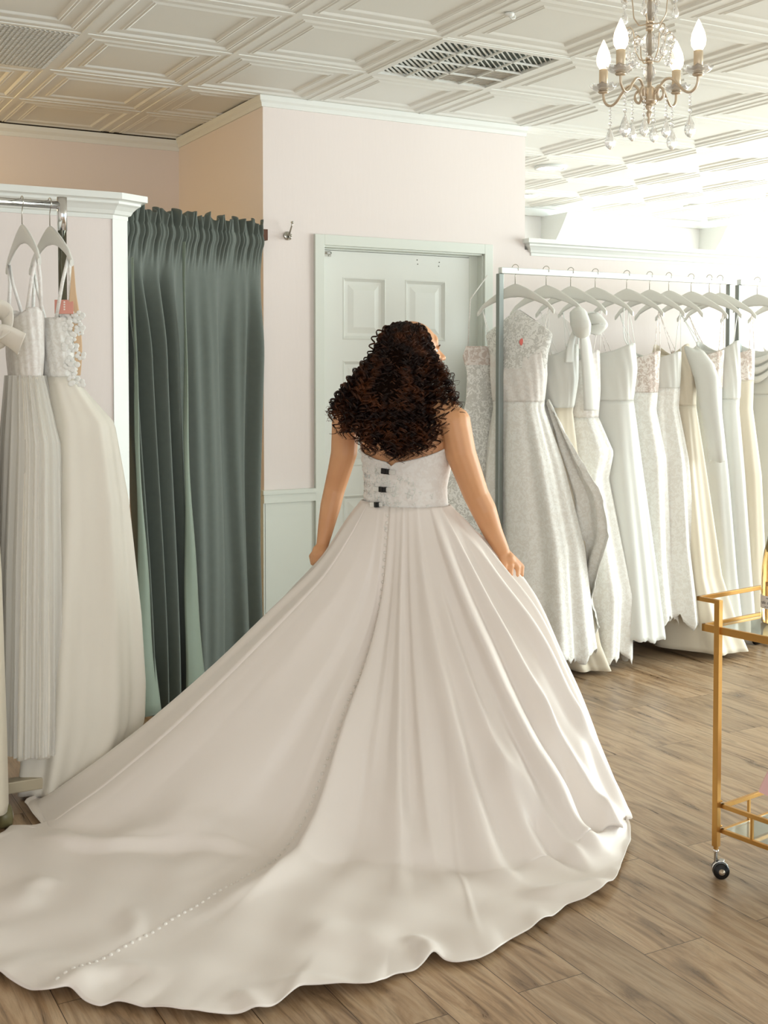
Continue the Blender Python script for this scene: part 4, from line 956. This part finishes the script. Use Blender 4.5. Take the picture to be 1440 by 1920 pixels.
# brows, lashes, lips
fx = MB()
for sg in (-1, 1):
    fx.tube([hp(.084, sg*.014, .012), hp(.083, sg*.026, .016), hp(.074, sg*.042, .012)], [.003, .0028, .0015], 6)
fx.build('eyebrow', mat('brow', srgb(60, 38, 24), .8), person)
for sg in (-1, 1):
    e_ = MB().ell(hp(.062, sg*.030, -.004), (.0115, .0125, .0105), HR_, 16, 10).build('eye', mat('eye_white' , srgb(235, 230, 225), .2) if sg < 0 else bpy.data.materials['eye_white'], person)
    MB().ell(hp(.0725, sg*.030, -.004), (.002, .006, .006), HR_, 12, 8).build('iris', mat('iris', srgb(70, 45, 28), .2) if sg < 0 else bpy.data.materials['iris'], e_)
lp = MB(); lp.ell(hp(.0895, 0, -.0505), (.007, .019, .0042), HR_); lp.ell(hp(.088, 0, -.059), (.0075, .017, .0048), HR_)
lp.build('lips', mat('lips', srgb(196, 110, 96), .4), person)

# bodice
def torso_at(z):
    T_ = np.array(TORSO); return [float(np.interp(z, T_[:, 0], T_[:, k])) for k in (1, 2, 3, 4)]
rows = []; nb = 160; th = np.linspace(0, 2*PI, nb, endpoint=False)
back = 1.5*PI                               # angle of centre back (-BF)
rel = (th-back+PI) % (2*PI)-PI
ztop = 1.138+.052*np.clip(np.abs(rel)/1.35, 0, 1)**1.3+.03*smoothstep((np.abs(rel)-1.5)/.8)-.012*np.exp(-(rel/.05)**2)
for i in range(40):
    f = i/39
    zz_ = .955+(ztop-.955)*f; P_ = []
    for k in range(nb):
        w, d, of, ol = torso_at(zz_[k]); pl = .0022*math.sin(zz_[k]*210+2.5*math.sin(th[k]*1.5))*smoothstep((rel[k]-.35)/.3)*(rel[k] < 2.2) if rel[k] > 0 else 0
        pad = .007+pl+.0018*(f > .95)
        P_.append(BC+BL*(ol+(w+pad)*math.copysign(abs(math.cos(th[k]))**.92, math.cos(th[k])))+BF*(of+(d+pad)*math.copysign(abs(math.sin(th[k]))**.92, math.sin(th[k])))+Z*float(zz_[k]))
    rows.append(P_)
rows = np.array(rows); bd = MB().grid(rows, True).build('bodice', m_lace_bod, person); solid(bd, .004)
def on_bodice(relang, z, out=.0):
    t_ = back+relang; w, d, of, ol = torso_at(z); pad = .0095+out
    p = BC+BL*(ol+(w+pad)*math.copysign(abs(math.cos(t_))**.92, math.cos(t_)))+BF*(of+(d+pad)*math.copysign(abs(math.sin(t_))**.92, math.sin(t_)))+Z*z
    return p
# clips with elastic bands holding the back together
m_clear = mat('clear_band', srgb(240, 238, 232), .25, trans=.3); m_clip = mat('black_clip', srgb(14, 14, 16), .15)
# centre back in view: angle where the clips sit
for k, (px, py, w_) in enumerate(((724.5, 883, .031), (720, 917, .030), (712, 945, .021))):
    # find the bodice angle that carries this clip
    best = min(np.linspace(-1.2, 1.2, 241), key=lambda q: abs((lambda v: 720+2240.97*(v.dot(rt))/(v.dot(fw)))(on_bodice(q, 1.44-(py-699)*.00183)-CAM)-px))
    zc = CAM.z-(py-699)*(on_bodice(best, 1.1)-CAM).dot(fw)/2240.97
    p = on_bodice(best, zc); nrm = (p-Vector((BC.x, BC.y, zc))).normalized(); nrm = (nrm-BF*.6).normalized(); tx = Z.cross(nrm).normalized()
    b = MB(); 
    Mc = Matrix.Translation(p+nrm*(.006, .008, .016)[k]) @ Matrix((tx, nrm, Z)).transposed().to_4x4() @ Matrix.Rotation(.07*(1-k), 4, 'Y')
    b.box((-w_/2, -.004, -.0092), (w_/2, .004, .0092), Mc); b.box((-w_*.15, .004, -.0095), (w_*.1, .006, .008), Mc)
    co = b.build('clip', m_clip, bd); bevel(co, .0015)
    b = MB().box((-.033-(k == 1)*.01, -.003, -.007), (.038-(k == 2)*.016, .001, .0072), Mc); bevel(b.build('clip_band', m_clear, bd), .001)
# lace flowers and beads on the bodice back and the waist point
la = MB(); lb = MB(); rg = np.random.default_rng(3)
for k in range(150):
    q = abs(rg.normal(0, .5))+.05 if rg.uniform() < .75 else -abs(rg.normal(0, .35)); q = min(q, 1.5)
    z_ = rg.uniform(.96, 1.12)-.05*rg.uniform()*(abs(q) < .3)
    p = on_bodice(q, z_, -.001); nrm = (p-Vector((BC.x, BC.y, z_))).normalized(); tx = Z.cross(nrm).normalized(); r_ = rg.uniform(.0035, .0075)
    Mq = Matrix((tx, nrm, Z)).transposed() @ Matrix.Rotation(rg.uniform(0, 6), 3, 'Y')
    for j in range(4):
        a_ = j*PI/2; (la if q > 0 else lb).ell(p+Mq @ Vector((math.cos(a_)*r_, 0, math.sin(a_)*r_)), (r_*.9, .0014, r_*.42) if j % 2 == 0 else (r_*.42, .0014, r_*.9), Mq, 8, 5)
la.build('lace_applique', m_white_satin, bd); lo_ = lb.build('lace_applique', m_white_satin, bd)
bds = MB()
for k in range(60):
    q = rg.uniform(.0, 1.1); z_ = rg.uniform(.965, 1.15); bds.ell(on_bodice(q, z_, .0005), (.0016,)*3, None, 6, 4)
bds.build('sequin', mat('sequin', srgb(255, 255, 255), .1, metal=.6), bd)

# ------------------------------------------------------------------ skirt with train
CEN = np.array([.82, -.42])
HEM = [(1.543,-.50),(1.50,-.66),(1.46,-.726),(1.398,-.794),(1.34,-.93),(1.3,-.979),(1.223,-1.114),(1.164,-1.186),(1.055,-1.273),(.974,-1.353),(.875,-1.409),(.795,-1.428),(.746,-1.416),(.678,-1.454),(.582,-1.493),(.484,-1.514),(.421,-1.548),(.362,-1.555),(.315,-1.55),(.294,-1.518),(.288,-1.491),(.206,-1.528),(.158,-1.522),(.082,-1.558),(.013,-1.529),(-.072,-1.493),(-.128,-1.515),(-.179,-1.527),(-.24,-1.504),(-.285,-1.492),(-.35,-1.454),(-.409,-1.384),(-.459,-1.328),(-.49,-1.329),(-.517,-1.296),(-.538,-1.235),(-.568,-1.234),(-.595,-1.225),(-.619,-1.19),(-.663,-1.073),(-.73,-.95),(-.78,-.80),(-.82,-.65),(-.81,-.5),(-.74,-.36),(-.60,-.235),(-.489,-.186),(-.462,-.155),(-.45,-.128),(-.43,-.135),(-.397,-.158),(-.362,-.20),(-.352,-.19),(-.359,-.138),(-.373,-.047),(-.376,.018),(-.357,.065),(-.331,.09),(-.25,.14),(-.10,.19),(.10,.25),(.35,.30),(.6,.32),(.85,.31),(1.1,.25),(1.3,.13),(1.45,-.04),(1.53,-.22),(1.56,-.38)]
HEM = np.array(HEM); hc = np.vstack([HEM, HEM[:1]])
seg = np.linalg.norm(np.diff(hc, axis=0), axis=1); cum = np.concatenate([[0], np.cumsum(seg)])
NU, NT = 900, 190
# angular sampling of the hem, by polyline length but denser density kept even in angle
L_ = np.linspace(0, cum[-1], NU, endpoint=False)
hx = np.interp(L_, cum, hc[:, 0]); hy = np.interp(L_, cum, hc[:, 1])
ker = np.array([1, 3, 4, 3, 1.]); ker /= ker.sum()
def csmooth(v, k, times=1):
    h = len(k)//2
    for _ in range(times): v = np.convolve(np.concatenate([v[-h:], v, v[:h]]), k, 'valid')
    return v
hx = csmooth(hx, ker); hy = csmooth(hy, ker)
phi = np.unwrap(np.arctan2(hy-CEN[1], hx-CEN[0])); phs = csmooth(np.degrees(phi)-np.linspace(0, -360, NU, endpoint=False), np.ones(15)/15, 2)+np.linspace(0, -360, NU, endpoint=False)
dph = np.mod(phs, 360)                       # smoothed world angle per column
rH = np.hypot(hx-CEN[0], hy-CEN[1])
def pint(deg, tab):
    t = np.array(tab); xs = np.concatenate([t[:, 0]-360, t[:, 0], t[:, 0]+360]); ys = np.tile(t[:, 1], 3); return np.interp(deg, xs, ys)
rK = pint(dph, [(0, .68), (60, .66), (120, .78), (140, .95), (152, 1.15), (158, 1.24), (165, 1.20), (171, 1.17), (178, 1.08), (183, 1.045), (189, .90), (196, .79), (203, .74), (214, .71), (226, .70), (240, .69), (255, .70), (268, .74), (281, .78), (291, .80), (298, .77), (310, .70), (325, .665), (340, .70)])
rK = rK+.028*np.sin(np.radians(dph)*7+1.)*smoothstep((dph-195)/15)*smoothstep((330-dph)/20)+.02*np.sin(np.radians(dph)*17+.4)*smoothstep((dph-200)/15)*smoothstep((320-dph)/20)
rK = np.minimum(csmooth(rK, np.ones(15)/15), rH-.004)
tt = np.linspace(0, 1, 21)
def table(pts): p = np.array(pts); return np.interp(tt, p[:, 0], p[:, 1])
PR = {157: table([(0, 1.), (.065, .92), (.13, .80), (.29, .645), (.455, .476), (.585, .352), (.70, .246), (.855, .116), (1, 0)]),
      183: table([(0, 1.), (.05, .86), (.13, .72), (.29, .54), (.455, .38), (.6, .25), (.72, .16), (.86, .065), (1, .004)]),
      209: table([(0, .99), (.03, .82), (.06, .70), (.10, .62), (.2, .515), (.3, .44), (.4, .37), (.5, .28), (.6, .20), (.7, .12), (.8, .062), (.9, .03), (1, .006)]),
      240: table([(0, .99), (.05, .86), (.12, .735), (.2, .63), (.3, .52), (.4, .43), (.5, .34), (.6, .255), (.7, .17), (.8, .10), (.9, .045), (1, .006)]),
      280: table([(0, .99), (.08, .90), (.18, .79), (.3, .66), (.4, .56), (.5, .45), (.6, .345), (.7, .24), (.8, .15), (.9, .07), (1, .006)]),
      325: table([(0, .99), (.14, .918), (.30, .828), (.48, .718), (.56, .617), (.64, .507), (.77, .36), (.87, .213), (.95, .084), (1, .0)]),
      345: table([(0, .99), (.14, .915), (.30, .82), (.48, .70), (.56, .60), (.64, .50), (.77, .35), (.87, .2), (.95, .08), (1, .0)]),
      60: table([(0, .99), (.15, .9), (.4, .7), (.6, .5), (.8, .26), (1, 0)])}
keys = sorted(PR); kx = np.array([keys[-1]-360]+keys+[keys[0]+360]); TB = np.array([PR[keys[-1]]]+[PR[k] for k in keys]+[PR[keys[0]]])
t1 = np.concatenate([np.linspace(0, 1, 120)**1.05, 1+np.linspace(0, 1, NT-119)[1:]])      # 0..1 waist to floor line, 1..2 to hem
X = np.zeros((NT, NU)); Y = np.zeros((NT, NU)); ZZ = np.zeros((NT, NU))
ang = np.radians(dph)
# waist ring: follow the torso ellipse with a little ease
wa_ = []
for q in ang:
    dvec = Vector((math.cos(q), math.sin(q), 0)); w, d, of, ol = torso_at(.97); fx_, lx = dvec.dot(BF), dvec.dot(BL)
    wa_.append(1/math.sqrt((fx_/(d+.010))**2+(lx/(w+.010))**2))
wa_ = np.array(wa_); wx = BC.x+np.cos(ang)*wa_; wy = BC.y+np.sin(ang)*wa_
kx_ = CEN[0]+(hx-CEN[0])*rK/rH; ky_ = CEN[1]+(hy-CEN[1])*rK/rH
for i, t_ in enumerate(t1):
    if t_ <= 1:
        X[i] = wx+(kx_-wx)*t_; Y[i] = wy+(ky_-wy)*t_
        col = np.array([np.interp(t_, tt, TB[k]) for k in range(len(kx))]); ZZ[i] = np.interp(dph, kx, col)
    else:
        f = t_-1; X[i] = kx_+(hx-kx_)*f; Y[i] = ky_+(hy-ky_)*f; ZZ[i] = .006
# soften the creases of the height tables
for _ in range(10): ZZ[1:-1] = .25*ZZ[:-2]+.5*ZZ[1:-1]+.25*ZZ[2:]
for _ in range(6): ZZ = .25*np.roll(ZZ, 6, 1)+.5*ZZ+.25*np.roll(ZZ, -6, 1)
# pleats: (angle, width left, width right, height, start t, end t, drift)
TT = t1[:, None]*np.ones((1, NU)); D = dph[None, :]*np.ones((NT, 1))
def env(t, a, b_, c, d): return smoothstep((t-a)/max(1e-6, b_-a))*(1-smoothstep((t-c)/max(1e-6, d-c)))
disp = np.zeros((NT, NU))
def pleat(a0, wl, wr, h, t0=.0, t1_=1.0, drift=0., grow=.55):
    global disp
    x = (D-(a0+drift*TT)+180) % 360-180
    w = np.where(x < 0, wl, wr); g = np.exp(-(np.abs(x)/w)**2)
    e_ = smoothstep((TT-t0)/.18+.35)*(1-smoothstep((TT-(t1_-.20))/.75)); disp = disp+g*h*e_*(.25+.75*np.clip(TT/grow, 0, 1))
# seam pair beside the button line
pleat(203.0, 7, 2.2, .016, 0, 1.05); pleat(216, 2.0, 5, .034, 0, 1.1, 0); pleat(210.5, 2.4, 2.4, -.016, .0, 1.0)
pleat(192, 5, 3, .016, 0, .9, -2); pleat(180, 6, 4, .018, .1, .9, -3); pleat(169, 4, 6, .016, .05, .95); pleat(161, 3, 3, -.012, .1, .9)
pleat(228, 3.0, 4, .016, 0, .95); pleat(237, 3.2, 1.6, .026, 0, .9, 2); pleat(246, 2, 5, .020, 0, .9, 2); pleat(257, 4.5, 2, .026, 0, .95, 4)
pleat(266, 4, 1.6, .030, .2, 1.0, 6); pleat(276, 1.6, 6, .046, 0, 1.1, 6); pleat(288, 5, 1.5, .052, 0, 1.1, 7); pleat(299, 1.8, 5, .048, .1, 1.1, 6)
pleat(310, 4.5, 1.6, .050, .0, 1.1, 3); pleat(320, 1.6, 3.5, .040, .15, 1.1, 2); pleat(329, 3.5, 1.6, .026, .3, 1.05, 0)
pleat(282.5, 3, 3, -.022, .1, 1.0, 6); pleat(305, 3, 3, -.026, .2, 1.0, 4); pleat(325, 2.5, 2.5, -.018, .3, 1.0)
for k, a0 in enumerate(range(350, 510, 17)): pleat(a0 % 360, 5, 4, .025, 0, 1.0)
# gentle irregular waves
disp += .006*np.sin(np.radians(D)*13+2*TT+1.3)*env(TT, .2, .6, .9, 1.3)+.004*np.sin(np.radians(D)*29+3*TT)*env(TT, .3, .7, .95, 1.2)
P3 = np.stack([X, Y, ZZ], -1)
du = np.roll(P3, -1, 1)-np.roll(P3, 1, 1); dt = np.gradient(P3, axis=0); nn = np.cross(dt, du); nn /= np.linalg.norm(nn, axis=-1, keepdims=True)+1e-9
if nn[60, :, 2].mean() < 0: nn = -nn
P3 = P3+nn*disp[..., None]
# ripples and ridges of the cloth lying on the floor, given on the floor plan
def ridge(pts, w1, w2, h, taper=.3):
    """raise the cloth along a plan polyline; w1 / w2 = widths on its left / right"""
    global P3
    pts = np.array(pts, float); best = np.full(P3.shape[:2], 1e9); sd = np.zeros(P3.shape[:2]); al = np.zeros(P3.shape[:2])
    n = len(pts)-1
    for i in range(n):
        a_, b_ = pts[i], pts[i+1]; d_ = b_-a_; L2 = d_@d_
        q = P3[..., :2]-a_; u = np.clip((q@d_)/L2, 0, 1); r_ = q-u[..., None]*d_; dist = np.hypot(r_[..., 0], r_[..., 1])
        side = d_[0]*q[..., 1]-d_[1]*q[..., 0]; m_ = dist < best
        best = np.where(m_, dist, best); sd = np.where(m_, side, sd); al = np.where(m_, (i+u)/n, al)
    w = np.where(sd > 0, w1, w2); e_ = smoothstep(al/taper)*smoothstep((1-al)/taper)
    low = 1-smoothstep((P3[..., 2]-.30)/.25)
    P3[..., 2] += h*np.exp(-(best/w)**2)*e_*low
RIDGE_LIST = [
([(-0.406,-0.241),(-0.33,-0.397),(-0.231,-0.497),(-0.044,-0.581),(0.1,-0.688),(0.185,-0.769)],0.07,0.018,0.035),
([(0.782,-0.299),(0.599,-0.5),(0.454,-0.651),(0.327,-0.762),(0.172,-0.892),(-0.047,-0.98),(-0.262,-1.046)],0.035,0.07,0.035),
([(0.588,-0.602),(0.501,-0.816),(0.536,-0.975),(0.594,-1.087)],0.05,0.03,0.022),
([(0.773,-0.968),(0.835,-1.033),(0.892,-1.096),(0.931,-1.206),(0.954,-1.295)],0.09,0.022,0.055),
([(0.953,-1.202),(1.03,-1.205),(1.163,-1.105),(1.286,-1.009)],0.03,0.04,0.035),
([(0.87,-0.743),(0.853,-0.92),(0.867,-1.057),(0.895,-1.099)],0.025,0.05,0.03),
([(1.077,-0.731),(1.023,-0.938),(0.998,-1.08),(0.982,-1.165)],0.022,0.05,0.035),
([(1.181,-0.895),(1.141,-1.015),(1.161,-1.069)],0.02,0.04,0.03),
([(0.768,-0.739),(0.658,-0.984),(0.53,-1.271),(0.394,-1.55)],0.006,0.006,0.004),
([(0.66,-1.285),(0.755,-1.352),(0.87,-1.369),(0.944,-1.37)],0.04,0.03,0.018),
([(0.054,-1.205),(0.124,-1.309),(0.272,-1.374)],0.08,0.05,0.012),
([(-0.543,-1.283),(-0.494,-1.204),(-0.403,-1.196),(-0.297,-1.275)],0.05,0.03,0.022),
([(-0.421,-0.581),(-0.494,-0.641),(-0.551,-0.777)],0.03,0.05,0.018),
([(-0.289,-0.86),(-0.298,-0.961),(-0.345,-1.083)],0.02,0.03,0.012),
([(0.267,-1.525),(0.294,-1.441),(0.286,-1.349)],0.03,0.03,0.02),
([(0.067,-1.585),(-0.022,-1.49),(-0.15,-1.412)],0.04,0.03,0.015),
([(-0.193,-1.561),(-0.195,-1.489),(-0.202,-1.41)],0.02,0.03,0.015),
([(-0.248,-0.569),(-0.103,-0.709),(0.166,-0.656)],0.06,0.06,0.015),
([(-0.11,-0.481),(-0.012,-0.538),(0.086,-0.598),(0.216,-0.62)],0.05,0.05,0.02),
]
for _r in RIDGE_LIST: ridge(*_r)
qx = P3[..., 0]*.87+P3[..., 1]*.49; qy = -P3[..., 0]*.49+P3[..., 1]*.87
nz = .0045*np.sin(qx*6+2.2*np.sin(qy*5+1))*np.sin(qy*13+1.7+1.5*np.sin(qx*4))+.0035*np.sin(qy*27+3*np.sin(qx*6))+.002*np.sin(P3[..., 0]*31+P3[..., 1]*17)
onf = smoothstep((TT-.8)/.3)
P3[..., 2] += (nz+.006)*onf
# hem scallops: the edge rises and dips
hemr = .010*np.maximum(0, np.sin(L_*13+1.5*np.sin(L_*5)))+.006*np.maximum(0, np.sin(L_*31+1))
P3[..., 2] += hemr[None, :]*smoothstep((TT-1.72)/.28)
P3[..., 2] = np.maximum(P3[..., 2], .004+.001*(TT > 1.2))
for _ in range(2):
    P3[1:-1] = .2*P3[:-2]+.6*P3[1:-1]+.2*P3[2:]; P3[3:] = .2*np.roll(P3[3:], 1, 1)+.6*P3[3:]+.2*np.roll(P3[3:], -1, 1)
sk = MB().grid(P3, True).build('skirt', m_satin, person); solid(sk, .0022, 1)
# buttons down the centre back seam to the end of the train
SEAM = 209.3
def on_skirt(deg, row): 
    k = int(np.argmin(np.abs((dph-deg+180) % 360-180))); return P3[row, k], k
pathp = np.array([on_skirt(SEAM, i)[0] for i in range(NT)])
sl = np.concatenate([[0], np.cumsum(np.linalg.norm(np.diff(pathp, axis=0), axis=1))])
btn = MB().ell((0, 0, 0), (.0058, .0058, .0045), None, 12, 8); first = None
m_btn = fabric('covered_button', srgb(234, 228, 220), .45)
for k, s_ in enumerate(np.arange(.03, sl[-1]-.03, .0245)):
    i = int(np.argmin(np.abs(sl-s_))); p = [float(np.interp(s_, sl, pathp[:, c])) for c in range(3)]
    j = on_skirt(SEAM, i)[1]; i2 = min(i+1, NT-1)
    n_ = np.cross(P3[i2, j]-P3[i2-2, j], P3[i, (j+2) % NU]-P3[i, j-2]); n_ /= np.linalg.norm(n_)
    if n_[2] < 0: n_ = -n_
    if first is None:
        first = btn.build('button', m_btn, sk); o = first
    else:
        o = first.copy(); COL.objects.link(o)
    o.matrix_parent_inverse = Matrix.Identity(4) @ first.matrix_parent_inverse
    o.location = Vector(p)+Vector(n_)*.0022; o.rotation_euler = Vector(n_).to_track_quat('Z', 'Y').to_euler()

# ------------------------------------------------------------------ hair
def curls(n, seedv):
    rg = np.random.default_rng(seedv)
    Sx = np.array(S); RT = np.array(rt); FW = np.array(fw); UP = np.array([0, 0, 1.])
    HFn = np.array(HF); HLn = np.array(HL); K = .001825
    # lower boundary of the hair: (x px from skull centre, lowest px below skull centre line y=648)
    bxs = np.array([-166, -150, -118, -96, -65, -30, 0, 30, 51, 65, 84, 92]); bzs = np.array([118, 165, 162, 196, 206, 212, 205, 198, 172, 162, 135, 108])
    V_ = []; C_ = []; strands = []
    def scalp(d, k=1.): return Sx+HFn*(-.012)+UP*.01+(d@HFn)*HFn*.094*k+(d@HLn)*HLn*.074*k+d[2]*UP*.089*k
    for k in range(n):
        ex = rg.uniform(-165, 88) if rg.uniform() < .6 else np.clip(rg.normal(-30, 55), -160, 85)
        lo = float(np.interp(ex, bxs, bzs)); hi = float(np.interp(ex, [-165, -120, -60, 50, 90], [105, 82, 66, 50, 72]))
        drop_ = lo-(lo-hi)*rg.uniform()**1.4*(rg.uniform() < .8) + rg.normal(0, 3)
        th_ = R(np.clip(ex/150*72+rg.normal(0, 10), -80, 66)); hd = RT*math.sin(th_)-FW*math.cos(th_)
        tl = rg.uniform(.12, 1.25); d = hd*math.cos(tl)+UP*math.sin(tl)+RT*rg.normal(0, .12); d /= np.linalg.norm(d)
        if d@HFn > .60: continue
        root = scalp(d, 1.0)
        back_ = .052+rg.uniform(-.03, .04)
        e = Sx+RT*ex*K-UP*drop_*K-FW*(back_+.07*np.clip(drop_/200, 0, 1)+.02*math.cos(th_))
        lift = rg.uniform(1.02, 1.16)+(.30*rg.uniform()*min(1, max(0, abs(th_)-.45)/.5) if ex < 0 else 0); way = [root]
        for a_ in np.linspace(tl, -.15, max(2, int(tl*4)+1))[1:]:
            dd = hd*math.cos(a_)+UP*math.sin(a_); way.append(scalp(dd/np.linalg.norm(dd), 1+(lift-1)*min(1, (tl-a_)*1.2)))
        last = way[-1]; way.append(last*.55+e*.45+hd*.012); way.append(e)
        way = np.array(way); cl = np.concatenate([[0], np.cumsum(np.linalg.norm(np.diff(way, axis=0), axis=1))]); cl /= cl[-1]
        if ex > 38 and rg.uniform() < .5: continue
        L = float(np.sum(np.linalg.norm(np.diff(way, axis=0), axis=1))); thin = rg.uniform()
        rc = rg.uniform(.0062, .0102)*(1 if ex < 40 else 1.2); pitch = rg.uniform(.026, .038); turns = L/pitch
        m = int(turns*10)+2; t = np.linspace(0, 1, m)[:, None]
        P = np.stack([np.interp(t[:, 0], cl, way[:, q]) for q in range(3)], -1)
        kk_ = np.ones(15)/15; Pp = np.concatenate([np.repeat(P[:1], 7, 0), P, np.repeat(P[-1:], 7, 0)]); P = np.stack([np.convolve(Pp[:, q], kk_, 'valid') for q in range(3)], -1)
        P = P+RT*(.006*np.sin(t*7+rg.uniform(0, 6)))
        T_ = np.gradient(P, axis=0); T_ /= np.linalg.norm(T_, axis=1, keepdims=True)
        a_ = np.cross(T_, FW[None]); a_ /= np.linalg.norm(a_, axis=1, keepdims=True)+1e-9; b_ = np.cross(T_, a_)
        amp = rc*np.clip(t*2.4+.12, 0, 1)*(1+.25*t); w = 2*PI*turns*t[:, 0]*(1 if rg.uniform() < .5 else -1)+rg.uniform(0, 6)
        for c_ in range(5 if ex < 45 else 3):
            jo = rg.normal(0, .0013, 3); ww = w+rg.normal(0, .22)
            H_ = P+jo+a_*amp*(1+rg.normal(0, .12))*np.cos(ww)[:, None]+b_*amp*np.sin(ww)[:, None]
            strands.append((H_[:max(6, int(m*rg.uniform(.9, 1)))], rg.uniform(.0011, .0018)*(1 if ex < 45 else .7)))
    return strands
def strands_mesh(strands, ns=4):
    VS = []; FS = []; o = 0
    for H_, r_ in strands:
        m = len(H_); T_ = np.gradient(H_, axis=0); T_ /= np.linalg.norm(T_, axis=1, keepdims=True)+1e-9
        ref = np.array([.3, .2, .93]); a_ = np.cross(T_, ref[None]); a_ /= np.linalg.norm(a_, axis=1, keepdims=True)+1e-9; b_ = np.cross(T_, a_)
        rr = (r_*np.clip((m-1-np.arange(m))/8, .25, 1))[:, None]
        ring_ = [H_+a_*rr*math.cos(2*PI*k/ns)+b_*rr*math.sin(2*PI*k/ns) for k in range(ns)]
        VS.append(np.stack(ring_, 1).reshape(-1, 3)); i = np.arange(m-1)[:, None]; k = np.arange(ns)[None]
        f = np.stack([o+i*ns+k, o+i*ns+(k+1) % ns, o+(i+1)*ns+(k+1) % ns, o+(i+1)*ns+k], -1).reshape(-1, 4); FS.append(f); o += m*ns
    return np.concatenate(VS), np.concatenate(FS)
vv, ff = strands_mesh(curls(470, 21))
me = bpy.data.meshes.new('hair'); me.vertices.add(len(vv)); me.vertices.foreach_set('co', vv.astype(np.float32).ravel())
me.loops.add(len(ff)*4); me.loops.foreach_set('vertex_index', ff.astype(np.int32).ravel()); me.polygons.add(len(ff))
me.polygons.foreach_set('loop_start', np.arange(len(ff), dtype=np.int32)*4); me.polygons.foreach_set('use_smooth', np.ones(len(ff), bool)); me.update(); me.validate()
m_hair, nt, b = new_mat('curly_hair'); b.inputs['Roughness'].default_value = .38; b.inputs['Specular IOR Level'].default_value = .35
tc = N(nt, 'ShaderNodeTexCoord'); n_ = N(nt, 'ShaderNodeTexNoise', Scale=22., Detail=2.); nt.links.new(tc.outputs['Object'], n_.inputs['Vector'])
cr = N(nt, 'ShaderNodeValToRGB'); e = cr.color_ramp.elements; e[0].position = .45; e[0].color = srgb(26, 13, 7); e[1].position = .75; e[1].color = srgb(104, 58, 28)
nt.links.new(n_.outputs['Fac'], cr.inputs['Fac']); nt.links.new(cr.outputs['Color'], b.inputs['Base Color'])
trl = N(nt, 'ShaderNodeBsdfTranslucent'); trl.inputs['Color'].default_value = srgb(190, 120, 50); mxs = N(nt, 'ShaderNodeMixShader'); mxs.inputs[0].default_value = .22
nt.links.new(b.outputs[0], mxs.inputs[1]); nt.links.new(trl.outputs[0], mxs.inputs[2]); nt.links.new(mxs.outputs[0], nt.nodes['Material Output'].inputs['Surface'])
me.materials.append(m_hair); ho = bpy.data.objects.new('hair', me); COL.objects.link(ho); ho.parent = person; ho.matrix_parent_inverse = parent_world(person).inverted()
# dense inner hair close to the scalp and down the back
core = MB(); core.ell(hp(-.034, 0, .012), (.078, .072, .078), HR_, 24, 14)
for px, py, rx_, rz_, dd, ry_ in ((752, 690, .088, .09, 4.03, .05), (735, 745, .098, .095, 4.0, .042), (705, 760, .10, .06, 4.02, .035), (760, 780, .085, .075, 3.985, .03), (740, 800, .085, .065, 3.975, .026), (668, 768, .055, .045, 4.06, .03)):
    core.ell(ap(px, py, dd), (rx_, ry_, rz_), Matrix((rt, fw, up)).transposed(), 24, 14)
cm_ = mat('inner_hair', srgb(20, 10, 5), .9, spec=.05, bump=1., bscale=90)
co = core.build('hair_underlayer', cm_, ho); mdx = co.modifiers.new('merge', 'REMESH'); mdx.mode = 'VOXEL'; mdx.voxel_size = .008
mdx = co.modifiers.new('s', 'SMOOTH'); mdx.iterations = 6

# ------------------------------------------------------------------ light
wld = bpy.data.worlds.new('world'); SC.world = wld; wld.use_nodes = True; bg = wld.node_tree.nodes['Background']
bg.inputs['Color'].default_value = (.84, .945, 1.0, 1); bg.inputs['Strength'].default_value = 1.15
def area(name, loc, target, sx, sy, power, col):
    l = bpy.data.lights.new(name, 'AREA'); l.shape = 'RECTANGLE'; l.size = sx; l.size_y = sy; l.energy = power; l.color = col
    o = bpy.data.objects.new(name, l); COL.objects.link(o); o.location = loc
    o.rotation_euler = (Vector(target)-Vector(loc)).to_track_quat('-Z', 'Y').to_euler(); return o
area('window_light_right', (7.5, -2.2, 1.5), (1.5, -.4, 1.0), 5.0, 2.6, 440, (.90, 1.0, .99))
area('window_light_far_room', (9.5, 2.55, 1.3), (4.0, 2.6, 2.2), 1.8, 2.2, 350, (.88, .99, 1.0))
area('camera_side_fill', (-1.6, -7.6, 1.7), (-.2, .2, 1.2), 3.0, 2.4, 84, (.98, .975, .98))  # soft fill added behind the camera, aimed to brighten the left gowns
area('alcove_warm_fill', (-1.2, 1.7, 2.5), (0, 1.9, 1.2), .4, .4, 12, (1.0, .72, .33))  # unseen amber lamp added to turn the pink alcove walls tan
SC.view_settings.view_transform = 'Standard'; SC.view_settings.look = 'None'; SC.view_settings.gamma = 1; SC.view_settings.exposure = 0; SC.view_settings.use_curve_mapping = False
SC.cycles.max_bounces = 8; SC.cycles.transparent_max_bounces = 16; SC.cycles.diffuse_bounces = 4; SC.cycles.adaptive_threshold = .02
